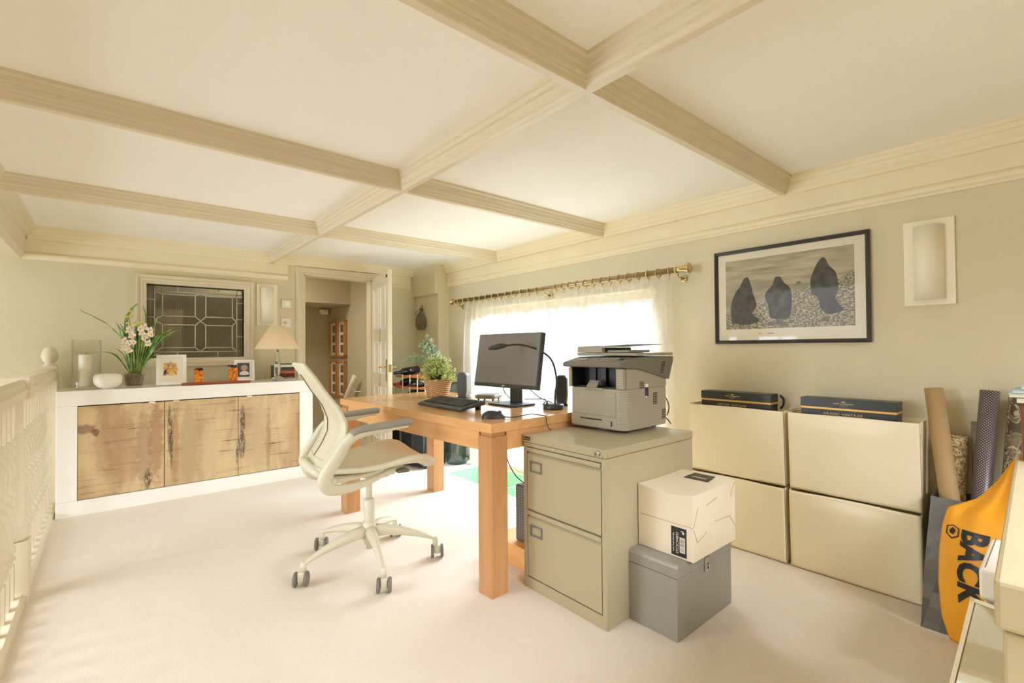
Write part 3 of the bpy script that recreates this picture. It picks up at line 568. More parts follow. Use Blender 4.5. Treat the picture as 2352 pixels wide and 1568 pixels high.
# wall sconces
def sconce(label, m):
    s_ = thing('wall_sconce', label, 'wall light', m.translation, 0, None); WM[s_.name] = Matrix.Translation(m.translation)
    b = MB(); b.box(-.087, .087, -.19, .19, 0, .012, m); b.build('backplate', M['sconce'], s_, world=True, bevel=.002)
    b = MB(); b.grid(lambda u_, v: m @ Vector((math.cos(math.pi * u_) * .050, -.165 + v * .325, .012 + math.sin(math.pi * u_) * .06)), 20, 2); b.build('half_round_shade', M['sconce'], s_, world=True, solid=.004)
    b = MB(); b.tube([m @ Vector((0, -.1, .03)), m @ Vector((0, .08, .03))], .012, 10); b.build('bulb', M['whitematte'], s_, world=True)
    return s_
sconce('white ceramic half-round wall light to the right of the framed print', frame3((XW, .405, 1.47), (0, -1, 0), (0, 0, 1)))
sconce('white ceramic half-round wall light between the leaded window and doorway', frame3((1.119, YB, 1.522), (1, 0, 0), (0, 0, 1)))
th = thing('thermostat', 'square white thermostat with round dial left of the doorway', 'thermostat', (1.284, YB, 1.537))
b = MB(); b.box(-.04, .04, -.022, 0, -.035, .035); b.build('case', M['whitematte'], th, bevel=.004)
b = MB(); b.lathe([(.024, 0), (.024, .008), (.02, .01), (.001, .01)], 24, m=Matrix.Translation((.004, -.022, 0)) @ Matrix.Rotation(R(90), 4, 'X')); b.build('dial', M['white'], th)
sw = thing('light_switch', 'white switch plate below the thermostat by the doorway', 'switch', (1.284, YB, 1.36))
b = MB(); b.box(-.043, .043, -.01, 0, -.043, .043); b.build('plate', M['whitematte'], sw, bevel=.003)
b = MB(); b.lathe([(.012, 0), (.012, .008), (.001, .008)], 16, m=Matrix.Translation((-.008, -.01, 0)) @ Matrix.Rotation(R(90), 4, 'X')); b.build('knob', M['metal'], sw)
b = MB()
for q in (-.033, .033): b.lathe([(.004, 0), (.003, .002), (.001, .002)], 10, m=Matrix.Translation((q, -.01, 0)) @ Matrix.Rotation(R(90), 4, 'X'))
b.build('screws', M['metal'], sw)
# hallway: four tall frames, hand rail, detector
hf = thing('hanging_picture', 'upper left of the four tall oak frames in the hallway', 'picture frame', (2.2, 6.04, 1.24), 0, None)
b = MB()
fw_, fh_ = .235, .44
for (a0, a1, c0, c1) in ((-fw_ / 2, -fw_ / 2 + .02, -fh_ / 2, fh_ / 2), (fw_ / 2 - .02, fw_ / 2, -fh_ / 2, fh_ / 2), (-fw_ / 2, fw_ / 2, -fh_ / 2, -fh_ / 2 + .02), (-fw_ / 2, fw_ / 2, fh_ / 2 - .02, fh_ / 2)): b.box(-.045, 0, a0, a1, c0, c1)
b.build('frame', plain('oak_frame', hexc(190, 136, 84), .5, var=.15, vs=14), hf)
b = MB(); b.box(-.02, -.01, -fw_ / 2 + .02, fw_ / 2 - .02, -fh_ / 2 + .02, fh_ / 2 - .02); b.build('mount', M['whitematte'], hf)
for k in range(3):
    b = MB(); b.box(-.023, -.0201, -.05, .05, -.175 + k * .125, -.08 + k * .125); b.build('photograph', plain('grey_photo', hexc(120, 116, 104), .4, var=.5, vs=30), hf)
for (y, z, l_) in ((5.77, 1.24, 'upper right of the four tall oak frames in the hallway'), (6.04, .75, 'lower left of the four tall oak frames in the hallway'), (5.77, .75, 'lower right of the four tall oak frames in the hallway')): dup(hf, (2.2, y, z), 0, l_)
hr = thing('stair_handrail', 'white sloping handrail on a metal bracket in the hallway', 'handrail', (2.15, 5.25, .75))
b = MB(); b.tube([(2.12, 5.25, .80), (2.12, 5.32, .72), (2.12, 5.75, .32)], [.03, .032, .03], 10, flat=.7); b.build('rail', M['whitematte'], hr, world=True)
b = MB(); b.tube(spline([(2.12, 5.3, .68), (2.13, 5.26, .63), (2.18, 5.2, .63), (2.199, 5.2, .63)], 4), .006, 8); b.build('bracket', M['metal'], hr, world=True)
b = MB(); b.box(2.06, 2.16, 6.18, 6.255, 1.555, 1.62); o = b.build('alarm_detector', M['cream'], None, bevel=.006); tag(o, 'small cream alarm box high on the hallway corner', 'alarm box')
# ================================================================ DESK
DO = Vector((1.285, 1.657, 0)); DR = R(2.5)
dk = thing('desk', 'large cherry-wood desk with thick square legs', 'desk', DO, DR)
DW, DL, DH = .79, 1.60, .768
b = MB(); b.box(0, DW, 0, DL, DH - .042, DH); b.build('desk_top', M['desk'], dk, bevel=.0015)
b = MB(); a0, a1, g = .012, .032, DH - .128
b.box(a0, a1, .1, DL - .1, g, DH - .042); b.box(DW - a1, DW - a0, .1, DL - .1, g, DH - .042); b.box(.1, DW - .1, a0, a1, g, DH - .042); b.box(.1, DW - .1, DL - a1, DL - a0, g, DH - .042); b.build('apron', M['desk'], dk)
b = MB(); b.box(.004, .098, .004, .098, 0, DH - .06); b.box(.012, .09, .012, .09, DH - .06, DH - .042); lg = b.build('leg', M['deskleg'], dk, bevel=.001)
for (x, y) in ((DW - .102, 0), (0, DL - .102), (DW - .102, DL - .102)):
    c = lg.copy(); col_.objects.link(c); c.parent = dk; c.location = (x, y, 0)
ZD = DH + .0005
# monitor
mo = thing('monitor', 'dark flat computer monitor on a slim stand on the desk', 'monitor', (1.80, 2.15, ZD), R(3))
T = Matrix.Translation((-.01, 0, .262)) @ Matrix.Rotation(R(9), 4, 'Y')
b = MB(); b.box(-.012, .02, -.268, .268, -.16, .16, T); b.build('housing', M['dark2'], mo, bevel=.003)
t = NT('monitor_screen'); t.p(Base_Color=(.19, .18, .155, 1), Roughness=.42); M['screen'] = t.m
b = MB(); b.box(-.0128, -.0122, -.262, .262, -.138, .156, T); b.build('screen', M['screen'], mo)
b = MB(); b.box(-.0131, -.0122, -.012, .012, -.153, -.146, T); b.build('maker_badge', M['metal'], mo)
b = MB(); b.box(.02, .045, -.09, .09, -.09, .09, T); b.box(.045, .075, -.04, .04, .0, .3); b.build('stand_neck', M['dark2'], mo, bevel=.004)
b = MB(); b.box(-.065, .105, -.115, .115, 0, .01); b.build('stand_base', M['dark2'], mo, bevel=.003)
b = MB()
b.tube(spline([(1.83, 2.2, .95), (1.86, 2.27, .85), (1.88, 2.24, .80), (1.9, 2.18, .775)], 6), .0028, 6); b.tube(spline([(1.86, 2.1, .9), (1.9, 2.0, .82), (1.92, 1.95, .80), (1.93, 1.86, .775)], 6), .0028, 6); b.tube(spline([(1.88, 2.1, .80), (1.93, 1.98, .805), (1.9, 1.97, .775)], 6), .0028, 6)
b.build('cables', M['dark'], mo, world=True)
# hub, speakers
hb = thing('router', 'flat grey square router box beside the monitor base', 'router', (1.895, 2.47, ZD), R(30))
b = MB(); b.box(-.07, .07, -.07, .07, .01, .038); b.build('case', M['chairpad'], hb, bevel=.012, bseg=3)
b = MB(); [b.sphere((x, y, .006), .0075, (1, 1, .9), 8, 6) for x in (-.05, .05) for y in (-.05, .05)]; b.build('rubber_feet', M['dark'], hb)
b = MB()
for i in range(7):
    for j in range(2): b.box(-.0712, -.0702, -.05 + i * .015 + j * .006, -.043 + i * .015 + j * .006, .018 + j * .008, .022 + j * .008)
b.build('vent_slots', M['gap'], hb)
b = MB(); b.tube(spline([(1.86, 2.60, ZD + .004), (1.83, 2.75, ZD + .004), (1.9, 2.8, ZD + .004), (1.95, 2.9, ZD + .004)], 5), .0025, 6); b.tube(spline([(1.8, 2.40, ZD + .003), (1.75, 2.33, ZD + .003), (1.72, 2.3, ZD + .003), (1.80, 2.24, ZD + .013)], 5), .0025, 6); b.build('cable', M['whitematte'], hb, world=True)
def speaker(label, loc, rz):
    s_ = thing('desk_speaker', label, 'speaker', loc, rz)
    b = MB(); prof = [(-.03, .012), (-.036, .06), (-.034, .16), (-.02, .176), (.02, .176), (.034, .16), (.036, .06), (.03, .012)]
    b.prism(prof, lambda a, c_, h: (h * (1 - (c_ - .09) ** 2 * 10), a, c_), -.035, .04); b.build('cabinet', M['chairpad'], s_, bevel=.008, bseg=3)
    b = MB(); b.prism([(a * .86, .02 + (c_ - .012) * .93) for a, c_ in prof], lambda a, c_, h: (h, a, c_), -.042, -.034); b.build('grille', M['dark2'], s_, bevel=.003)
    b = MB(); b.box(-.042, .042, -.034, .034, 0, .014); b.build('foot', M['dark'], s_, bevel=.004); return s_
speaker('dark desktop speaker standing between the woven plant basket and the monitor', (1.83, 2.66, ZD), R(32))
speaker('dark desktop speaker half hidden behind the printer', (2.02, 1.93, ZD), R(40))
# gooseneck
gm = thing('gooseneck_microphone', 'black gooseneck microphone arching from a round base in front of the monitor', 'microphone', (1.865, 1.845, ZD))
b = MB(); b.lathe([(.001, 0), (.056, 0), (.057, .004), (.057, .022), (.052, .027), (.001, .027)], 32); b.build('round_base', M['dark2'], gm)
b = MB(); b.lathe([(.001, .027), (.006, .027), (.005, .04), (.008, .042), (.006, .05), (.001, .05)], 12, (-.042, .01, 0)); b.build('switch_knob', M['metal'], gm)
gp_ = [(1.865, 1.835, .79), (1.868, 1.835, .86), (1.88, 1.835, .92), (1.865, 1.855, 1.03), (1.815, 1.90, 1.088), (1.735, 1.965, 1.121), (1.67, 2.02, 1.118)]
b = MB(); b.tube(spline(gp_, 8), .0052, 10); b.build('gooseneck', M['dark'], gm, world=True)
b = MB(); hp = spline([(1.672, 2.018, 1.118), (1.65, 2.036, 1.115), (1.625, 2.057, 1.108), (1.598, 2.08, 1.10)], 10); n_ = len(hp)
b.tube(hp, [(.006 + .009 * math.sin(math.pi * min(1, (i + 1) / n_ * 1.02)) ** .8) * (1 + (.22 if i % 3 == 0 else 0)) for i in range(n_)], 14); b.build('ribbed_head', M['dark2'], gm, world=True)
# keyboard
kb = thing('keyboard', 'black computer keyboard with raised back feet on the desk', 'keyboard', (1.405, 2.075, ZD), R(1))
KT = Matrix.Translation((0, 0, .004)) @ Matrix.Rotation(R(-7.5), 4, 'Y')
b = MB(); b.prism([(-.0, 0), (0, .010), (.03, .016), (.165, .022), (.172, .018), (.172, 0)], lambda a, c_, h: KT @ Vector((a, h, c_)), 0, .44); b.build('case', M['dark2'], kb, bevel=.005)
b = MB(); [b.box(.135, .15, y, y + .03, -.026, .0, Matrix.Translation((0, 0, .024))) for y in (.02, .39)]; b.build('feet', M['dark'], kb)
def kz(x): return .0158 + (x - .03) * .0444
b = MB(); b.box(-.0096, .0096, -.0086, .0086, 0, .0052); k0 = b.build('key', M['dark'], kb, bevel=.0018, bseg=1); k0.location = KT @ Vector((.042, .034, kz(.042))); k0.rotation_euler = (0, R(-10), 0)
for r_ in range(5):
    for q in range(19):
        if (r_, q) == (0, 0) or (r_ == 0 and 5 < q < 11): continue
        x = .042 + r_ * .0232
        c = k0.copy(); col_.objects.link(c); c.parent = kb; c.location = KT @ Vector((x, .034 + q * .0202 + (.007 if q > 14 else 0), kz(x)))
b = MB(); b.box(-.0096, .0096, -.05, .05, 0, .0052); o = b.build('space_bar', M['dark'], kb, bevel=.0018, bseg=1); o.location = KT @ Vector((.042, .034 + 8 * .0202, kz(.042))); o.rotation_euler = (0, R(-10), 0)
ms = thing('mouse', 'black wired computer mouse near the desk corner', 'mouse', (1.405, 1.795, ZD), R(-42))
b = MB()
def mfn(u_, v):
    th_ = u_ * 2 * math.pi; ph = v * math.pi / 2; return (math.cos(th_) * math.cos(ph) * .056, math.sin(th_) * math.cos(ph) * .031 * (1 - .12 * math.cos(th_)), math.sin(ph) ** .9 * .036 * (1 - .18 * math.cos(th_) * math.cos(ph)))
b.grid(mfn, 28, 8); bmesh.ops.remove_doubles(b.bm, verts=b.bm.verts, dist=1e-5); b.build('shell', M['dark'], ms)
b = MB(); b.lathe([(.001, -.004), (.009, -.004), (.01, 0), (.009, .004), (.001, .004)], 16, m=Matrix.Translation((.03, 0, .027)) @ Matrix.Rotation(R(90), 4, 'X')); b.build('scroll_wheel', M['dark2'], ms)
b = MB(); b.tube(spline([(1.445, 1.76, ZD + .006), (1.475, 1.735, ZD + .004), (1.53, 1.73, ZD + .006), (1.575, 1.715, ZD + .012), (1.61, 1.69, ZD + .006), (1.625, 1.668, ZD + .0035), (1.6265, 1.662, ZD - .002), (1.628, 1.658, ZD - .03), (1.630, 1.650, .715), (1.64, 1.64, .7045)], 6), .0022, 6); b.build('cable', M['dark'], ms, world=True)
# plant in woven basket
pp = thing('potted_plant', 'small-leaved light green plant in a woven basket pot on the desk', 'plant', (1.775, 2.90, ZD))
t = NT('woven_seagrass'); wv = t.n('ShaderNodeTexWave', {'Vector': t.co(scale=(1, 1, 1), rot=(.35, 0, 0)), 'Scale': 26, 'Distortion': 2.5, 'Detail': 2, 'Detail Scale': 3}, bands_direction='Z').outputs[0]
n = t.noise(t.co(scale=(1, 1, 3)), 60, 3); t.p(Base_Color=t.mix(t.math('MULTIPLY', wv, .8), hexc(180, 138, 90), t.ramp(n, [(.3, hexc(212, 172, 118)), (.7, hexc(244, 216, 168))])), Roughness=.7); t.bump(wv, .9, .006); M['woven'] = t.m
b = MB(); prof = [(.001, 0), (.07, 0)] + [(.074 + .026 * k / 40 + (.0022 if k % 2 else 0), .003 + .119 * k / 40) for k in range(41)] + [(.096, .122), (.09, .105), (.001, .105)]
b.lathe(prof, 40); b.build('woven_basket', M['woven'], pp)
def leafmat(name, c1, c2, c3):
    t = NT(name); n = t.noise(t.co(), 30, 2); r_ = t.n('ShaderNodeObjectInfo'); t.p(Base_Color=t.ramp(n, [(.35, c1), (.5, c2), (.68, c3)]), Roughness=.5); t.b.inputs['Transmission Weight'].default_value = 0
    tl = t.n('ShaderNodeBsdfTranslucent', {'Color': (*c3, 1)}); mx = t.n('ShaderNodeMixShader', {0: .35}); t.t.links.new(t.b.outputs[0], mx.inputs[1]); t.t.links.new(tl.outputs[0], mx.inputs[2]); t.t.links.new(mx.outputs[0], t.out.inputs[0]); return t.m
M['box'] = leafmat('box_leaf', hexc(150, 174, 84), hexc(192, 206, 122), hexc(228, 232, 168)); M['euc'] = leafmat('eucalyptus_leaf', hexc(132, 162, 134), hexc(172, 192, 164), hexc(222, 228, 200))
def leaf(b, c, d, n_, L, W_):
    d = Vector(d).normalized(); sd = d.cross(Vector(n_)).normalized() * W_
    c = Vector(c); b.poly([c, c + d * L * .35 + sd, c + d * L * .8 + sd * .6, c + d * L, c + d * L * .8 - sd * .6, c + d * L * .35 - sd])
b = MB(); b2 = MB()
for k in range(190):
    th_ = random.uniform(0, 6.283); ph = random.uniform(-.15, 1.45); rr = random.uniform(.10, .15)
    tip = Vector((math.cos(th_) * math.cos(ph) * rr, math.sin(th_) * math.cos(ph) * rr, .125 + math.sin(ph) * rr * 1.1 + (.0 if ph > 0 else 0)))
    st = Vector((tip.x * .25, tip.y * .25, .105)); b2.tube([st, (st + tip) / 2 + Vector((0, 0, .01)), tip], .0012, 4)
    for j in range(15):
        f_ = random.uniform(.45, 1.05); p = st.lerp(tip, f_); d = Vector((random.uniform(-1, 1), random.uniform(-1, 1), random.uniform(-.3, 1))); leaf(b, p, d, (random.uniform(-1, 1), random.uniform(-1, 1), random.uniform(-1, 1)), random.uniform(.012, .018), .0055)
b.build('foliage', M['box'], pp); b2.build('stems', plain('stem', hexc(120, 120, 60), .7), pp)
# ================================================================ CHAIR
ck = thing('office_chair', 'white mesh task chair on five castors, pulled up to the desk', 'chair', (1.035, 2.37, 0), R(-8))
cw = M['chairw']
b = MB(); b.lathe([(.016, .30), (.016, .49)], 20); b.build('gas_column', cw, ck)
b = MB(); b.lathe([(.026, .20), (.027, .215), (.027, .325), (.022, .33), (.017, .331)], 24); b.build('column_sleeve', cw, ck)
b = MB(); b.lathe([(.001, .075), (.016, .075), (.016, .095), (.026, .10), (.036, .13), (.038, .19), (.032, .212), (.026, .215)], 24); b.build('hub', cw, ck)
A0 = [-31, 41, 113, 185, 257]
def leg_at(a):
    m = Matrix.Rotation(R(a + 8), 4, 'Z')
    b = MB(); secs = [(.02, .165, .03, .034), (.08, .165, .026, .03), (.16, .155, .021, .024), (.25, .132, .017, .017), (.305, .114, .016, .013), (.332, .103, .0155, .012), (.346, .094, .012, .009)]
    rings = []
    for (x, z, hw, hh) in secs:
        ring = []
        for k in range(12):
            q = 2 * math.pi * k / 12; ring.append(b.bm.verts.new(m @ Vector((x + (.006 * -math.sin(q) if x > .3 else 0), math.cos(q) * hw, z + math.sin(q) * hh))))
        rings.append(ring)
    b.sm = True
    for p, q in zip(rings, rings[1:]):
        for k in range(12): b._f([p[k], p[(k + 1) % 12], q[(k + 1) % 12], q[k]])
    b.sm = False; b._f(rings[0][::-1]); b._f(rings[-1])
    b.lathe([(.014, .06), (.0145, .095), (.0135, .104), (.010, .110), (.004, .113)], 16, m=m @ Matrix.Translation((.336, 0, 0)))
    o = b.build('base_arm', cw, ck)
    ca = R(a + 8 + random.choice((0, 0, 15, -10))); c = m @ Vector((.347, 0, .0345)); mm = Matrix.Translation(c) @ Matrix.Rotation(R(68), 4, 'Z')
    b = MB(); b.box(-.012, .018, -.016, .016, -.012, .032, mm); cs = b.build('castor', cw, ck, bevel=.005)
    for s_ in (-1, 1):
        b = MB(); wm = mm @ Matrix.Translation((0, s_ * .025, 0)) @ Matrix.Rotation(R(90), 4, 'X')
        b.lathe([(.017, -.0075), (.029, -.0075), (.034, -.0035), (.034, .0035), (.029, .0075), (.017, .0075)], 28, m=wm); b.lathe([(.001, -.004), (.024, -.004), (.024, .004), (.001, .004)], 16, m=wm); b.build('wheel', M['wheel'], cs)
for a in A0: leg_at(a)
# seat: mesh surface with rolled rim
def seat_z(x): 
    pts = [(-.26, .555), (-.2, .545), (-.1, .54), (0, .548), (.1, .562), (.17, .566), (.22, .556), (.255, .53), (.262, .505)]
    for (x0, z0), (x1, z1) in zip(pts, pts[1:]):
        if x <= x1: return z0 + (z1 - z0) * (max(x, x0) - x0) / (x1 - x0)
    return pts[-1][1]
def seat_w(x): return .19 + .045 * min(1, max(0, (x + .26) / .25)) - .03 * max(0, (x - .18) / .08)
b = MB()
def sfn(u_, v):
    x = -.258 + u_ * .515; y = (v * 2 - 1) * seat_w(x) * .985; return (x, y, seat_z(x) - .018 * (1 - (v * 2 - 1) ** 2) + .004)
b.grid(sfn, 30, 16); b.build('seat_mesh', M['mesh'], ck, solid=.003)
b = MB(); rim = [(x, -seat_w(x), seat_z(x) - .006) for x in [-.25 + .5 * k / 16 for k in range(17)]] + [(.262, -.13, .512), (.266, 0, .506), (.262, .13, .512)] + [(x, seat_w(x), seat_z(x) - .006) for x in [.25 - .5 * k / 16 for k in range(17)]] + [(-.285, .12, .548), (-.295, 0, .545), (-.285, -.12, .548)]
rr = [.013 + .012 * min(1, max(0, (p[0] - .02) / .2)) for p in rim]; b.tube(rim, rr, 12, closed=True); b.build('seat_rim', cw, ck)
# under-seat carriage
b = MB(); 
def pan(u_, v):
    x = -.2 + u_ * .40; hw = .17 * (1 - .45 * u_); z = .455 + .06 * u_ ** 2 + .05 * (abs(v * 2 - 1)) ** 3 * (1 - .3 * u_); return (x, (v * 2 - 1) * hw, z)
b.grid(pan, 16, 14); b.build('seat_pan', cw, ck, solid=.016)
b = MB(); b.box(.1, .16, -.16, -.10, .478, .492); b.build('lever', M['wheel'], ck, bevel=.004)
b = MB(); b.box(-.05, .12, -.06, .06, .40 + .05, .50); b.build('tilt_housing', cw, ck, bevel=.01)
# arms
for s_ in (-1, 1):
    P_ = [(.03, .262, .722), (-.10, .262, .716), (-.165, .262, .69), (-.215, .262, .615), (-.262, .262, .545), (-.268, .258, .505), (-.235, .245, .472), (-.16, .225, .462), (-.06, .19, .468), (.06, .13, .485), (.14, .09, .505)]
    P_ = [(x, s_ * y, z) for x, y, z in P_]; sp_ = spline(P_, 6); n_ = len(sp_)
    def rad(i):
        f_ = i / (n_ - 1); return .013 + .017 * math.sin(math.pi * min(1, f_ * 1.15)) ** .7 if f_ < .87 else .02
    b = MB(); b.tube(sp_, [rad(i) for i in range(n_)], 14, flat=[.75 if i > n_ * .2 else 1.3 for i in range(n_)]); b.build('arm_loop', cw, ck)
    b = MB(); b.tube(spline([(-.155, s_ * .262, .712), (-.12, s_ * .262, .729), (-.03, s_ * .262, .739), (.06, s_ * .262, .746), (.115, s_ * .262, .748), (.13, s_ * .262, .746)], 5), [.008] + [.0175] * 23 + [.014, .008], 14, flat=1.9, up=(0, 0, 1)); b.build('arm_pad', M['chairpad'], ck)
    b = MB(); b.tube(spline([(-.13, s_ * .262, .706), (-.03, s_ * .262, .718), (.11, s_ * .262, .732)], 5), .011, 10, flat=2.1); b.build('arm_rest_base', cw, ck)
# backrest
bp = [(.535, -.27, .175), (.58, -.24, .195), (.64, -.20, .215), (.70, -.172, .226), (.76, -.17, .22), (.83, -.197, .195), (.90, -.246, .16), (.97, -.287, .13), (1.02, -.32, .105), (1.045, -.335, .085)]
def bk(z):
    for p, q in zip(bp, bp[1:]):
        if z <= q[0]:
            f_ = (max(z, p[0]) - p[0]) / (q[0] - p[0]); return p[1] + (q[1] - p[1]) * f_, p[2] + (q[2] - p[2]) * f_
    return bp[-1][1], bp[-1][2]
def bpt(z, v, off=0):     # v in -1..1
    x, hw = bk(z); return Vector((x + off - .03 * (1 - v * v), v * hw, z))
b = MB(); b.grid(lambda u_, v: bpt(.56 + u_ * .465, (v * 2 - 1) * .86), 34, 16); b.build('back_mesh', M['mesh'], ck, solid=.002)
b = MB()
for s_ in (-1, 1): b.grid(lambda u_, v: bpt(.545 + u_ * .495, s_ * (.74 + v * .30), .002), 34, 4)
b.grid(lambda u_, v: bpt(.985 + u_ * .055, v * 2 - 1, .002), 4, 16); b.grid(lambda u_, v: bpt(.535 + u_ * .05, v * 2 - 1, .002), 4, 16)
b.build('back_frame', cw, ck, solid=.016, bevel=.004)
b = MB(); b.tube([bpt(.56 + k * .024, 0, -.004) for k in range(19)], .0022, 6); b.build('centre_seam', M['wheel'], ck)
b = MB(); b.tube(spline([(-.225, -.2, .5), (-.29, -.13, .54), (-.315, 0, .56), (-.29, .13, .54), (-.225, .2, .5)], 6), .02, 12); b.tube(spline([(-.30, 0, .55), (-.27, 0, .50), (-.15, 0, .475)], 5), .03, 12); b.build('back_yoke', cw, ck)
# ================================================================ FILING CABINET, PRINTER, BOXES
fc = thing('filing_cabinet', 'beige steel two-drawer filing cabinet under the printer', 'filing cabinet', (1.48, 1.183, 0), R(-.2))
cb = M['cabinet']; FW, FD, FH = .483, .65, .701        # width along y, depth along x
b = MB(); b.box(.012, FD, 0, FW, 0, .665); b.box(.0, .012, 0, .022, 0, .665); b.box(0, .012, FW - .022, FW, 0, .665); b.box(0, .012, .022, FW - .022, 0, .05); b.box(.0, .012, .022, FW - .022, .648, .665)
b.build('body', cb, fc, bevel=.0012)
b = MB(); b.box(-.004, FD + .002, -.002, FW + .002, .667, FH); b.build('top_cover', cb, fc, bevel=.003)
for (z0, z1) in ((.056, .355), (.362, .645)):
    b = MB(); b.box(.0, .0118, .026, FW - .026, z0, z1 - .034); b.hexa([(.0, .026, z1 - .034), (.0, FW - .026, z1 - .034), (.0118, FW - .026, z1 - .034), (.0118, .026, z1 - .034), (.010, .026, z1 - .022), (.010, FW - .026, z1 - .022), (.0118, FW - .026, z1 - .022), (.0118, .026, z1 - .022)])
    b.box(-.004, .0118, .026, FW - .026, z1 - .018, z1); d = b.build('drawer', cb, fc, bevel=.0012)
    b = MB(); yc, zc = FW - .085, z1 - .085
    for (a0, a1, c0, c1) in ((-.038, .038, .018, .025), (-.038, .038, -.025, -.018), (-.038, -.030, -.018, .018), (.030, .038, -.018, .018)): b.box(-.005, .0, yc + a0, yc + a1, zc + c0, zc + c1)
    b.build('label_holder', M['wheel'], d, bevel=.0012)
b = MB(); b.lathe([(.001, 0), (.011, 0), (.011, .006), (.008, .01), (.001, .01)], 20, m=Matrix.Translation((-.004, .035, .684)) @ Matrix.Rotation(R(-90), 4, 'Y')); b.box(-.028, -.014, .0335, .0365, .678, .690); b.build('lock', M['metal'], fc)
b = MB(); b.box(-.0055, -.0042, FW - .05, FW - .006, .677, .693); pl = b.build('badge', M['black'], fc)
text('Triumph', .0115, M['creamdark'], pl, WM[fc.name] @ frame3((-.0058, FW - .028, .6848), (0, -1, 0), (0, 0, 1)))
# printer
PRM = Matrix.Translation((1.775, 1.33, FH + .0035)) ; PR0 = R(3)
pr = thing('printer', 'grey multifunction laser printer standing on the filing cabinet', 'printer', (1.80, 1.325, FH + .003), R(1.5))
t = NT('ribbed_printer_plastic'); wv = t.n('ShaderNodeTexWave', {'Vector': t.co(), 'Scale': 38, 'Distortion': 0}, bands_direction='Z').outputs[0]
t.p(Base_Color=t.ramp(wv, [(.04, hexc(140, 134, 114)), (.2, hexc(170, 163, 140))]), Roughness=.42); t.bump(wv, .2, .001); M['ribbed'] = t.m
M['prgrey'] = plain('printer_grey', hexc(116, 112, 98), .42, var=.03); M['prlight'] = plain('printer_light_grey', hexc(168, 162, 140), .42, var=.03)
PW, PD, PH = .34, .36, .30    # width along y, depth along x
# lower body: notched front opening
b = MB(); rc = .045
def body(b, z0, z1, x0=0): 
    pts = []
    for (cx_, cy_, a0) in ((x0 + rc, rc, 180), (PD - .015, .015, 270), (PD - .015, PW - .015, 0), (x0 + rc, PW - rc, 90)):
        r_ = rc if cx_ < .2 else .015
        for k in range(7): a = R(a0 + k * 15); pts.append((cx_ + math.cos(a) * r_, cy_ + math.sin(a) * r_))
    b.sm = False; b.prism(pts, lambda a, c_, h: (a, c_, h), z0, z1)
body(b, .012, .202); b.build('body', M['ribbed'], pr, bevel=.003)
b = MB(); b.box(.0, .012, PW - .02, PW, .202, .30); b.box(.012, PD, PW - .008, PW, .202, .30); b.box(.11, PD, .03, PW - .03, .202, .30)
b.prism([(.02, .202), (PD, .202), (PD, .25), (.14, .292), (.10, .30), (.02, .30)], lambda a, c_, h: (a, h, c_), .0, .03); b.prism([(0, .202), (.03, .202), (.03, .3), (0, .3)], lambda a, c_, h: (a, h, c_), .008, .05)
b.build('upper_body', M['ribbed'], pr, bevel=.004)
b = MB(); b.box(.0125, .109, PW - .014, PW - .0085, .2055, .298); b.box(.105, .1095, .05, PW - .015, .205, .298); b.box(.05, .1049, .05, PW - .03, .2025, .2075); b.build('output_bay', M['dark'], pr)
b = MB(); b.box(.085, .104, .17, .2, .21, .297); b.box(.095, .104, .24, .28, .21, .297); b.box(.06, .104, .052, .07, .21, .297); b.build('bay_insert', M['dark2'], pr)
b = MB(); b.hexa([(-.004, .16, .206), (-.004, .225, .206), (.005, .225, .206), (.005, .16, .206), (.03, .17, .238), (.03, .225, .238), (.036, .225, .238), (.036, .17, .238)]); b.box(-.012, .01, .12, .235, .199, .205); b.build('paper_stop', M['prlight'], pr, bevel=.002)
b = MB(); b.box(-.003, .0, .05, PW - .035, .075, .186); b.box(-.0045, -.003, .12, .235, .178, .19); b.build('front_flap', M['ribbed'], pr, bevel=.001)
b = MB(); b.box(-.003, .002, .045, PW - .02, .018, .072); b.build('paper_drawer', M['ribbed'], pr, bevel=.002)
b = MB(); b.box(-.0045, -.003, .13, .26, .05, .056); b.box(-.0045, -.003, .07, .076, .028, .052); b.build('drawer_slots', M['gap'], pr)
b = MB(); b.box(.06, .08, .03, .3, 0, .012); b.box(PD - .08, PD - .05, .03, .3, 0, .012); b.build('feet', M['dark'], pr)
# grey shoulder and control panel
b = MB(); sh = [(-.03, .305), (-.032, .322), (-.01, .330), (.10, .352), (PD + .055, .352), (PD + .055, .33), (PD + .045, .31), (PD + .01, .235), (.15, .286), (.10, .296), (.02, .300)]
b.prism(sh, lambda a, c_, h: (a, h, c_), -.010, -.001); b.prism([(-.03, .305), (-.032, .322), (-.01, .330), (.10, .352), (PD + .055, .352), (PD + .055, .325), (PD, .30), (.02, .3)], lambda a, c_, h: (a, h, c_), -.001, PW + .012); b.build('scanner_body', M['prgrey'], pr, bevel=.006)
b = MB()
for i in range(4):
    for j in range(6): b.box(.02 + i * .017, .03 + i * .017, .08 + j * .03, .095 + j * .03, .3345 + i * .0036, .338 + i * .0036)
b.build('buttons', M['prlight'], pr)
b = MB(); b.sphere((.045, .045, .343), .012, (1, 1, .2), 12, 6); b.build('start_button', plain('blue_button', hexc(70, 84, 120), .4), pr)
b = MB(); b.sphere((.075, .03, .349), .009, (1, 1, .2), 12, 6); b.build('stop_button', plain('pink_button', hexc(206, 140, 110), .4), pr)
b = MB(); b.box(.02, .06, .24, .30, .336, .345); b.build('display', M['prlight'], pr)
